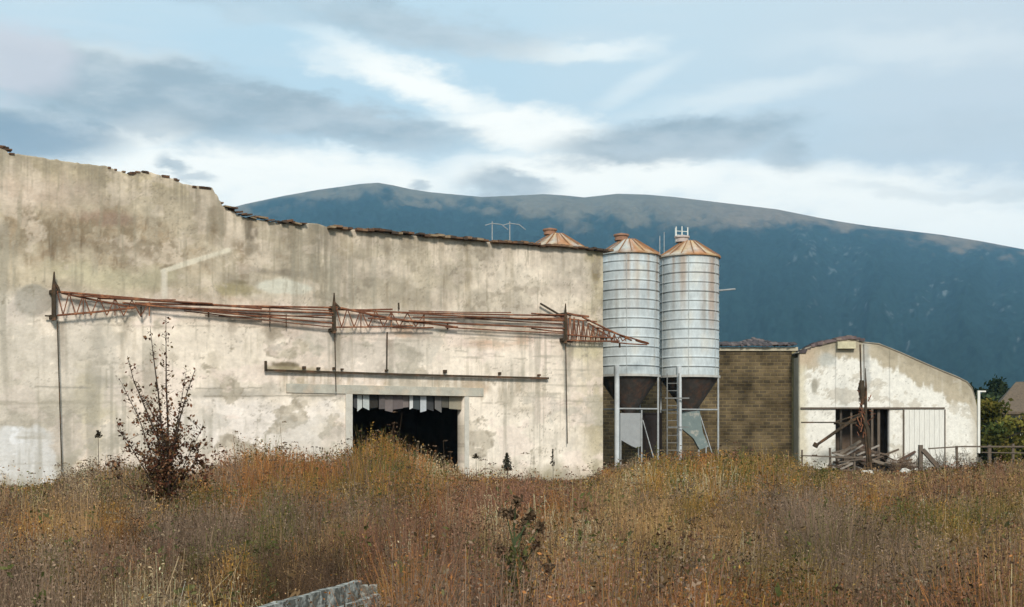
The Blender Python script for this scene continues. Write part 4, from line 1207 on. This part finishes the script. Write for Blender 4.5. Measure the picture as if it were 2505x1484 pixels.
def place(n, dmin, dmax, powr, rng):
    """scatter over the field, denser close to the path the photograph was taken from; nothing inside the buildings"""
    out = []
    got = 0
    while got < n:
        k = int((n - got) * 1.6) + 1000
        t = rng.uniform(size=k); d = (dmin ** powr + t * (dmax ** powr - dmin ** powr)) ** (1 / powr)
        a = rng.uniform((-620 - CX) / F, (3200 - CX) / F, k)
        X = a * d
        loc_u = (X - P0[0]) * wx + (d - P0[1]) * wy; loc_v = (X - P0[0]) * nx + (d - P0[1]) * ny
        ok = ~((loc_v > -.12) & (loc_u < uR + .1)) | ((loc_v < 1.0) & (loc_v > -.12) & (loc_u > d0 + .1) & (loc_u < d1 - .1))
        ok &= ~((d > HD - .3) & (X > bx(1466)) & (X < hx(2392)))
        ok &= ~((np.hypot(X - at(1538, 0, 59.4)[0], d - 59.4) < 1.2))
        ok &= ~((X > -2.62) & (X < -.75) & (d > 9.0) & (d < 11.9) & (np.abs((X + 2.0) / .62 * 2.3 + 9.3 - d) < .9))
        out.append(np.stack([X, d], -1)[ok]); got += ok.sum()
    return np.concatenate(out)[:n]


def max_h(X, d):
    px = CX + F * X / d
    y = np.interp(px, YTx, YTy)
    w = sst(20, 34, d)
    near = .38 + 1.0 * fbm(X * .45, d * .30, 301, 4)
    rag = .72 + .56 * fbm(X * 1.3, d * .8, 311, 3)
    lim = np.clip(H - (np.minimum(y, 1185) - HZ + 2) / F * d, .22, 2.4)
    h = (near * (1 - w) + lim * w) * rag * (1.2 - .2 * w)
    t = (px > 600) & (px < 950) & (d < 11.9)                    # shorter round the trough
    return np.where(t, np.minimum(h, np.clip(H - .1440 * d, .10, .9)), h)


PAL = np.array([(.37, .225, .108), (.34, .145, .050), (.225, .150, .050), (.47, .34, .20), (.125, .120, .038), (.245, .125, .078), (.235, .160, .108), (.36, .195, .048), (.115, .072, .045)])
#               tan              orange-brown     olive-tan        pale straw       green            mauve brown     grey mauve       golden           dark brown (near shade)


def patch_weights(X, d):
    px = CX + F * X / d
    py = HZ + (H - .8) / d * F
    g = lambda cx, cd, rx, rd: np.exp(-((px - cx) / rx) ** 2 - (np.log(d / cd) / rd) ** 2)
    n = [fbm(X * .45 + 50 * i, d * .22 + 31 * i, 400 + 7 * i, 4, .55) for i in range(9)]
    w = np.stack([np.exp((v - .5) * 17) for v in n], -1)
    w[:, 0] *= 1.2; w[:, 3] *= .8
    w[:, 7] *= .5 + 5 * g(1700, 40, 260, .5) + 3 * g(960, 45, 110, .3)
    w[:, 1] *= .8 + 3 * g(1700, 24, 320, .5) + 2 * g(1080, 40, 120, .4) + 2.5 * g(680, 38, 120, .4) + 2 * g(500, 33, 80, .3)
    w[:, 2] *= 1.0 + 2 * g(1950, 30, 90, .8)
    w[:, 4] *= .55 + 1.6 * g(560, 17, 160, .5) + 2 * g(100, 30, 120, .4) + 1.4 * g(1230, 22, 120, .5)
    w[:, 5] *= .7 + 2.2 * g(2200, 28, 300, .6) + 1.8 * g(430, 20, 260, .5) + 2.5 * g(1040, 12.5, 130, .4)
    w[:, 6] *= .8 + 3 * g(2080, 22, 220, .5) + 4 * g(2280, 13, 330, .5) + 1.5 * g(330, 24, 200, .5) + 2 * g(1350, 40, 160, .4)
    w[:, 8] *= .25 + 1.6 * (1 - sst(8, 20, d)) + 1.2 * g(2250, 12, 300, .5)  # dark brown weighted towards the camera: shade of the near field put into plant colour
    return w / w.sum(1)[:, None]


def pick(w, rng):
    c = np.cumsum(w, 1); return (rng.uniform(size=(len(w), 1)) > c).sum(1).clip(0, w.shape[1] - 1)


rng = np.random.default_rng(99)
GV, GQ, GC = [], [], []
off = 0


def add_strips(P_, h, w, col, lean, rng, segs=3, tipc=None, ld=None):
    global off
    n = len(P_)
    if ld is None:
        a = rng.uniform(0, 2 * np.pi, n); ld = np.stack([np.cos(a), np.sin(a)], -1)
    b = rng.uniform(0, np.pi, n); wd = np.stack([np.cos(b), np.sin(b) * .6], -1)
    V = np.zeros((n, (segs + 1) * 2, 3), np.float32); C = np.zeros((n, (segs + 1) * 2, 3), np.float32)
    for s in range(segs + 1):
        t = s / segs
        cx = P_ + ld * (lean * h * t ** 1.8)[:, None]
        z = h * (t - .12 * lean * t ** 2)
        ww = w * (1 - .8 * t) if tipc is None else w * (1 - .5 * t)
        for k, sg in enumerate((-1, 1)):
            V[:, 2 * s + k, :2] = cx + wd * (sg * ww * .5)[:, None]; V[:, 2 * s + k, 2] = z
            C[:, 2 * s + k] = col if tipc is None else col * (1 - t) + tipc * t
    i = np.arange(n)[:, None] * ((segs + 1) * 2) + off
    for s in range(segs):
        GQ.append(np.concatenate([i + 2 * s, i + 2 * s + 1, i + 2 * s + 3, i + 2 * s + 2], 1))
    GV.append(V.reshape(-1, 3)); GC.append(C.reshape(-1, 3)); off += n * (segs + 1) * 2


def add_leaves(P_, size, col, rng, elong):
    global off
    V, Q, C = quads_leaves(P_, size, rng, col, elong)
    GV.append(V); GQ.append(Q + off); GC.append(C); off += len(V)


# low filling of thin stalks
for (n, d0_, d1_, pw_) in ((62000, 4.6, 24, 1.5), (74000, 20, 72, 1.3)):
    G = place(n, d0_, d1_, pw_, rng); d = G[:, 1]
    h = max_h(G[:, 0], d) * rng.uniform(.35, .85, n)
    tall = rng.uniform(size=n) < .05
    h = np.where(tall, h * 1.3, h)
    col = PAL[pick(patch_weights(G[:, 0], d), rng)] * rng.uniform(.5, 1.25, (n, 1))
    tip = np.minimum(col * rng.uniform(.9, 1.6, (n, 1)), .6)
    add_strips(G, h, np.maximum(.0045, d * .00034) * rng.uniform(.6, 1.5, n), col * .8, rng.uniform(.0, .4, n) ** 1.3, rng, 3, tip)
# plants in clumps, each clump of one kind with its own height and colour
for (nc, d0_, d1_, pw_, kb, kl) in ((3200, 4.8, 24, 1.7, 46, 130), (5200, 18, 70, 1.5, 26, 60)):
    G = place(nc, d0_, d1_, pw_, rng); d = G[:, 1]
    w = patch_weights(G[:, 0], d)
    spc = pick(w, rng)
    Hc = max_h(G[:, 0], d) * rng.uniform(.62, 1.18, nc)
    Rc = rng.uniform(.16, .5, nc) * (.8 + d / 60)
    cc = PAL[spc] * rng.uniform(.55, 1.25, (nc, 1))
    leafy = np.array([.5, .7, .8, .2, 1.3, 1.4, 1.5, .5, 1.4])[spc]
    cc = np.where((rng.uniform(size=nc) < .14)[:, None], cc * .42, cc)
    # stalks
    ci = np.repeat(np.arange(nc), kb)
    o = rng.normal(size=(len(ci), 2)); rho = np.hypot(o[:, 0], o[:, 1])
    B = G[ci] + o * Rc[ci, None] * .55
    h = Hc[ci] * np.clip(1 - .13 * rho ** 2, .35, 1) * rng.uniform(.5, 1.0, len(ci)) ** .7
    col = cc[ci] * rng.uniform(.6, 1.35, (len(ci), 1)); tip = np.minimum(col * rng.uniform(.95, 1.7, (len(ci), 1)), .6)
    add_strips(B, h, np.maximum(.0045, d[ci] * .00034) * rng.uniform(.6, 1.5, len(ci)), col * .75, rng.uniform(0, .35, len(ci)) ** 1.3 + (rng.uniform(size=len(ci)) < .10) * rng.uniform(.2, .7, len(ci)), rng, 3, tip)
    # plumes on the grassy kinds
    g = (rng.uniform(size=len(ci)) < .5) & np.isin(spc[ci], (0, 1, 3, 7)); k = g.sum()
    for r in range(4):
        P_ = np.stack([B[g, 0] + rng.normal(size=k) * .025, B[g, 1] + rng.normal(size=k) * .025, h[g] * rng.uniform(.72, 1.0, k)], -1)
        add_leaves(P_, np.maximum(.009, d[ci][g] * .0006) * rng.uniform(.6, 1.4, k), tip[g] * rng.uniform(.8, 1.25, (k, 1)), rng, 3.0)
    # leaves and seed heads
    ci = np.repeat(np.arange(nc), kl); keep = rng.uniform(size=len(ci)) < leafy[ci] / 1.5; ci = ci[keep]; n = len(ci)
    t = rng.uniform(.15, 1, n) ** .8
    o = rng.normal(size=(n, 2)) * (Rc[ci] * (.30 + .42 * (1 - t)))[:, None]
    P_ = np.stack([G[ci, 0] + o[:, 0], G[ci, 1] + o[:, 1], Hc[ci] * t * np.clip(1 - .5 * np.hypot(o[:, 0], o[:, 1]) ** 2, .4, 1)], -1)
    add_leaves(P_, np.maximum(.013, d[ci] * .00085) * rng.uniform(.5, 1.5, n), cc[ci] * rng.uniform(.5, 1.5, (n, 1)), rng, 1.9)
# dense dry bushes, twigs fanning out from one foot
for (nb, d0_, d1_, kt, kl) in ((380, 6.5, 22, 120, 420), (520, 19, 62, 80, 230)):
    G = place(nb, d0_, d1_, 1.7, rng); d = G[:, 1]
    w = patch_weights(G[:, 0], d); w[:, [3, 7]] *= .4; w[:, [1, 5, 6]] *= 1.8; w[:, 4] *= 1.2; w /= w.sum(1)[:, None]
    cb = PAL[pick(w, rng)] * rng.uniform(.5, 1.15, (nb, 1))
    hb = max_h(G[:, 0], d) * rng.uniform(.8, 1.22, nb); rb = hb * rng.uniform(.32, .62, nb)
    ci = np.repeat(np.arange(nb), kt); n = len(ci)
    a = rng.uniform(0, 2 * np.pi, n); ld = np.stack([np.cos(a), np.sin(a)], -1)
    P_ = G[ci] + ld * (rb[ci] * .25 * rng.uniform(0, 1, n))[:, None]
    fan = rng.uniform(0, 1, n); h = hb[ci] * (1 - .35 * fan ** 2) * rng.uniform(.6, 1.0, n)
    col = cb[ci] * rng.uniform(.6, 1.4, (n, 1))
    add_strips(P_, h, np.maximum(.0045, d[ci] * .00036) * rng.uniform(.6, 1.4, n), col * .8, fan * rb[ci] / hb[ci] * 1.3, rng, 3, np.minimum(col * 1.25, .6), ld)
    ci = np.repeat(np.arange(nb), kl); n = len(ci)
    v = rng.normal(size=(n, 3)); v /= np.linalg.norm(v, axis=1)[:, None]; rr_ = rng.uniform(.25, 1, n) ** .5
    P_ = np.stack([G[ci, 0] + v[:, 0] * rb[ci] * rr_, G[ci, 1] + v[:, 1] * rb[ci] * rr_, hb[ci] * (.52 + .46 * v[:, 2] * rr_)], -1)
    add_leaves(P_, np.maximum(.010, d[ci] * .00075) * rng.uniform(.5, 1.5, n), cb[ci] * rng.uniform(.5, 1.55, (n, 1)), rng, 2.4)
# umbel-headed and broad-leaved weeds standing up among the grass
for (n, d0_, d1_) in ((380, 5.5, 24), (240, 20, 66)):
    G = place(n, d0_, d1_, 1.5, rng); d = G[:, 1]
    h = max_h(G[:, 0], d) * rng.uniform(.9, 1.35, n)
    col = np.array([(.14, .085, .05), (.09, .06, .04), (.22, .16, .10)])[rng.integers(0, 3, n)]
    add_strips(G, h, np.maximum(.008, d * .0005), col, rng.uniform(0, .1, n), rng, 3, col)
    for r in range(26):
        a = rng.uniform(0, 2 * np.pi, n); ra = .09 * np.sqrt(rng.uniform(size=n)); up_ = rng.uniform(size=n) < .6
        P_ = np.stack([G[:, 0] + np.cos(a) * ra, G[:, 1] + np.sin(a) * ra, np.where(up_, h - .25 * ra, h * rng.uniform(.55, .92, n))], -1)
        add_leaves(P_, np.maximum(.014, d * .0009) * rng.uniform(.6, 1.5, n), col * rng.uniform(.6, 1.5, (n, 1)), rng, 1.4)
    k = int(n * 1.3); G = place(k, d0_, d1_, 1.5, rng); d = G[:, 1]; hh = max_h(G[:, 0], d)
    col = np.array([(.10, .105, .035), (.16, .10, .05), (.13, .12, .05)])[rng.integers(0, 3, k)]
    for r in range(22):
        a = rng.uniform(0, 2 * np.pi, k); t = rng.uniform(.1, 1, k); ra = .22 * (1.1 - t) * rng.uniform(.3, 1, k)
        P_ = np.stack([G[:, 0] + np.cos(a) * ra, G[:, 1] + np.sin(a) * ra, hh * t * .95], -1)
        add_leaves(P_, np.maximum(.035, d * .0014) * rng.uniform(.6, 1.4, k), col * rng.uniform(.6, 1.4, (k, 1)), rng, 2.2)
np_mesh('dry_grass', np.concatenate(GV), np.concatenate(GQ), np.concatenate(GC), M['dry'], label='tall dry brown grass and weeds covering the whole field', kind='stuff')
del GV, GQ, GC

# ================================================================== haze
m = MB(); m.box((-8600, -450, -4.5), (8600, 8400, HILL_TOP + 60))
hzm = bpy.data.materials.new('air_haze'); hzm.use_nodes = True
N, L = hzm.node_tree.nodes, hzm.node_tree.links; N.clear()
out = N.new('ShaderNodeOutputMaterial'); pv = N.new('ShaderNodeVolumePrincipled')
pv.inputs['Color'].default_value = (.37, .70, .98, 1); pv.inputs['Density'].default_value = 1.02e-4
L.new(pv.outputs[0], out.inputs['Volume'])
m.build('haze', hzm, kind='stuff', label='thin bluish air between the field and the mountain')

# ================================================================== sky and sun
SUN_AZ, SUN_EL = math.radians(172), math.radians(36)            # azimuth from +Y towards +X
w = bpy.data.worlds.new('World'); SC.world = w; w.use_nodes = True
N, L = w.node_tree.nodes, w.node_tree.links; N.clear()
out = N.new('ShaderNodeOutputWorld'); bg = N.new('ShaderNodeBackground'); bg.inputs['Strength'].default_value = .1
L.new(bg.outputs[0], out.inputs['Surface'])
sk = N.new('ShaderNodeTexSky'); sk.sky_type = 'NISHITA'; sk.sun_disc = False; sk.sun_elevation = SUN_EL; sk.sun_rotation = SUN_AZ
sk.air_density = 1.0; sk.dust_density = 1.5
tc = N.new('ShaderNodeTexCoord')
sep = N.new('ShaderNodeSeparateXYZ'); L.new(tc.outputs['Generated'], sep.inputs[0])


def math_(op, a, b=None, c=None, clamp=False):
    n = N.new('ShaderNodeMath'); n.operation = op; n.use_clamp = clamp
    for i, v in enumerate((a, b, c)):
        if v is None: continue
        if isinstance(v, (int, float)): n.inputs[i].default_value = v
        else: L.new(v, n.inputs[i])
    return n.outputs[0]


def noise(scale, sx, sz, detail=6, rough=.55, seed=0.0):
    mp = N.new('ShaderNodeMapping'); mp.inputs['Scale'].default_value = (sx, sx, sz); mp.inputs['Location'].default_value = (seed, seed * .7, seed * .3)
    L.new(tc.outputs['Generated'], mp.inputs[0])
    n = N.new('ShaderNodeTexNoise'); n.inputs['Scale'].default_value = scale; n.inputs['Detail'].default_value = detail; n.inputs['Roughness'].default_value = rough
    L.new(mp.outputs[0], n.inputs['Vector'])
    return n.outputs['Fac']


az = math_('ARCTAN2', sep.outputs[0], sep.outputs[1])
el = math_('ARCSINE', sep.outputs[2])
n_big = noise(5, 1, 3.2, 7, .58, 3.1); n_mid = noise(13, 1, 3.0, 7, .6, 9.7); n_str = noise(6, .8, 9, 6, .6, 5.5); n_soft = noise(2.2, 1, 2.5, 4, .5, 1.4)
azw = math_('ADD', az, math_('MULTIPLY', math_('SUBTRACT', n_mid, .5), .05))
elw = math_('ADD', el, math_('MULTIPLY', math_('SUBTRACT', n_big, .5), .022))
n_fine = noise(34, 1, 2.4, 6, .62, 7.7)
elw = math_('ADD', elw, math_('MULTIPLY', math_('SUBTRACT', n_mid, .5), .030))
elw = math_('ADD', elw, math_('MULTIPLY', math_('SUBTRACT', n_fine, .5), .016))
azw = math_('ADD', azw, math_('MULTIPLY', math_('SUBTRACT', n_fine, .5), .022))


def blob(x, y, rx, ry, rot=0, soft=.5, amp=1.0):
    a0 = math.atan((x - CX) / F); Yc = math.cos(a0); e0 = math.atan((HZ - y) / F * Yc)
    ra = rx / F * Yc ** 2; re = ry / F * Yc
    c, s = math.cos(rot), math.sin(rot)
    dx = math_('SUBTRACT', azw, a0); dy = math_('SUBTRACT', elw, e0)
    u_ = math_('DIVIDE', math_('ADD', math_('MULTIPLY', dx, c), math_('MULTIPLY', dy, s)), ra)
    v_ = math_('DIVIDE', math_('SUBTRACT', math_('MULTIPLY', dy, c), math_('MULTIPLY', dx, s)), re)
    d_ = math_('SQRT', math_('ADD', math_('MULTIPLY', u_, u_), math_('MULTIPLY', v_, v_)))
    mr = N.new('ShaderNodeMapRange'); mr.interpolation_type = 'SMOOTHSTEP'
    L.new(d_, mr.inputs[0]); mr.inputs[1].default_value = 1 - soft; mr.inputs[2].default_value = 1 + soft; mr.inputs[3].default_value = amp; mr.inputs[4].default_value = 0
    return mr.outputs[0]


def total(bl):
    o = bl[0]
    for b in bl[1:]: o = math_('MAXIMUM', o, b)
    return o


def mixrgb(fac, a, b):
    n = N.new('ShaderNodeMix'); n.data_type = 'RGBA'; n.clamp_factor = True
    L.new(fac, n.inputs[0]) if not isinstance(fac, (int, float)) else setattr(n.inputs[0], 'default_value', fac)
    for i, v in ((6, a), (7, b)):
        if isinstance(v, tuple): n.inputs[i].default_value = (*v, 1)
        else: L.new(v, n.inputs[i])
    return n.outputs[2]


def sm(v, a, b, lo=0.0, hi=1.0):
    mr = N.new('ShaderNodeMapRange'); mr.interpolation_type = 'SMOOTHSTEP'; L.new(v, mr.inputs[0])
    for i, x in enumerate((a, b, lo, hi)): mr.inputs[i + 1].default_value = x
    return mr.outputs[0]


S = 8.0
def sc(r, g, b, k=1.0):
    c = lin(r, g, b); return tuple(v * S * k for v in c)


# pale blue air, then a thin veil, then white and grey banks
air = mixrgb(.90, sk.outputs[0], sc(196, 220, 230))
veil = math_('ADD', sm(n_soft, .40, .68, 0, .55), sm(n_str, .45, .7, 0, .35), clamp=True)
c = mixrgb(veil, air, sc(210, 222, 227))
right = blob(2600, 350, 760, 480, 0, .7, .75)
c = mixrgb(right, c, sc(208, 214, 218))
white = total([blob(640, 440, 560, 85, 0, .4), blob(330, 335, 170, 45, .25, .45, .9), blob(1045, 202, 250, 36, -.30, .75, .9), blob(820, 152, 70, 18, -.3, .8, .4), blob(1290, 320, 200, 60, -.15, .45, .95), blob(1450, 430, 420, 60, 0, .45), blob(2000, 480, 560, 75, -.10, .45, .95),
               blob(2420, 570, 300, 70, -.2, .5), blob(250, 140, 200, 26, 0, .7, .45), blob(1400, 118, 190, 22, 0, .7, .55), blob(1800, 240, 260, 26, .12, .7, .32), blob(2250, 120, 300, 40, -.1, .8, .22), blob(1560, 200, 120, 22, .5, .7, .3)])
white = math_('MULTIPLY', white, sm(n_mid, .18, .5, .62, 1.0))
c = mixrgb(white, c, sc(255, 252, 242, 1.12))
lil = blob(40, 150, 140, 80, 0, .35, .8)
grey = total([blob(330, 230, 440, 92, -.08, .4), blob(780, 285, 370, 52, -.13, .38), blob(90, 310, 230, 60, 0, .45), blob(1640, 345, 290, 44, .05, .35), blob(1930, 370, 60, 45, -.4, .6, .8), blob(1250, 450, 115, 36, 0, .4), blob(1010, 68, 320, 40, -.12, .6, .75),
              blob(425, 400, 45, 24, 0, .45, .9), blob(470, 432, 45, 14, 0, .6, .7), blob(395, 320, 50, 18, .3, .6, .8), blob(1030, 455, 28, 11, 0, .6, .8), blob(600, 20, 400, 26, -.1, .7, .35), blob(2350, 470, 260, 14, -.1, .7, .35), blob(2300, 330, 300, 40, 0, .8, .22)])
grey = math_('MULTIPLY', grey, sm(n_big, .25, .55, .78, 1.0))
gcol = mixrgb(sm(n_mid, .33, .68), sc(153, 165, 171), sc(194, 200, 202))
c = mixrgb(math_('MULTIPLY', grey, .86), c, gcol)
c = mixrgb(blob(60, 335, 190, 48, 0, .6, .7), c, sc(130, 150, 166))
c = mixrgb(lil, c, sc(212, 210, 214))
# behind the camera and low down: plain broken cloud
L.new(c, bg.inputs['Color'])

sun = bpy.data.lights.new('sun', 'SUN'); sun.energy = 2.3; sun.angle = math.radians(11); sun.color = (1, .945, .86)
so = bpy.data.objects.new('sun', sun); COL.objects.link(so)
dv = np.array([math.sin(SUN_AZ) * math.cos(SUN_EL), math.cos(SUN_AZ) * math.cos(SUN_EL), math.sin(SUN_EL)])
from mathutils import Vector
so.rotation_euler = Vector(dv).to_track_quat('Z', 'Y').to_euler()
so.location = (20, -30, 60)

# ================================================================== camera
cam = bpy.data.cameras.new('camera'); co = bpy.data.objects.new('camera', cam); COL.objects.link(co)
co.location = (0, 0, H); co.rotation_euler = (math.radians(90), 0, 0)
cam.sensor_width = 36; cam.lens = F / 2505 * 36
cam.shift_y = (HZ - 742) / 2505
cam.clip_start = .1; cam.clip_end = 30000
SC.camera = co

SC.view_settings.view_transform = 'Standard'; SC.view_settings.look = 'None'
SC.view_settings.exposure = 0.55; SC.view_settings.gamma = 1
SC.render.engine = 'CYCLES'
SC.cycles.volume_bounces = 1; SC.cycles.max_bounces = 6; SC.cycles.use_denoising = True
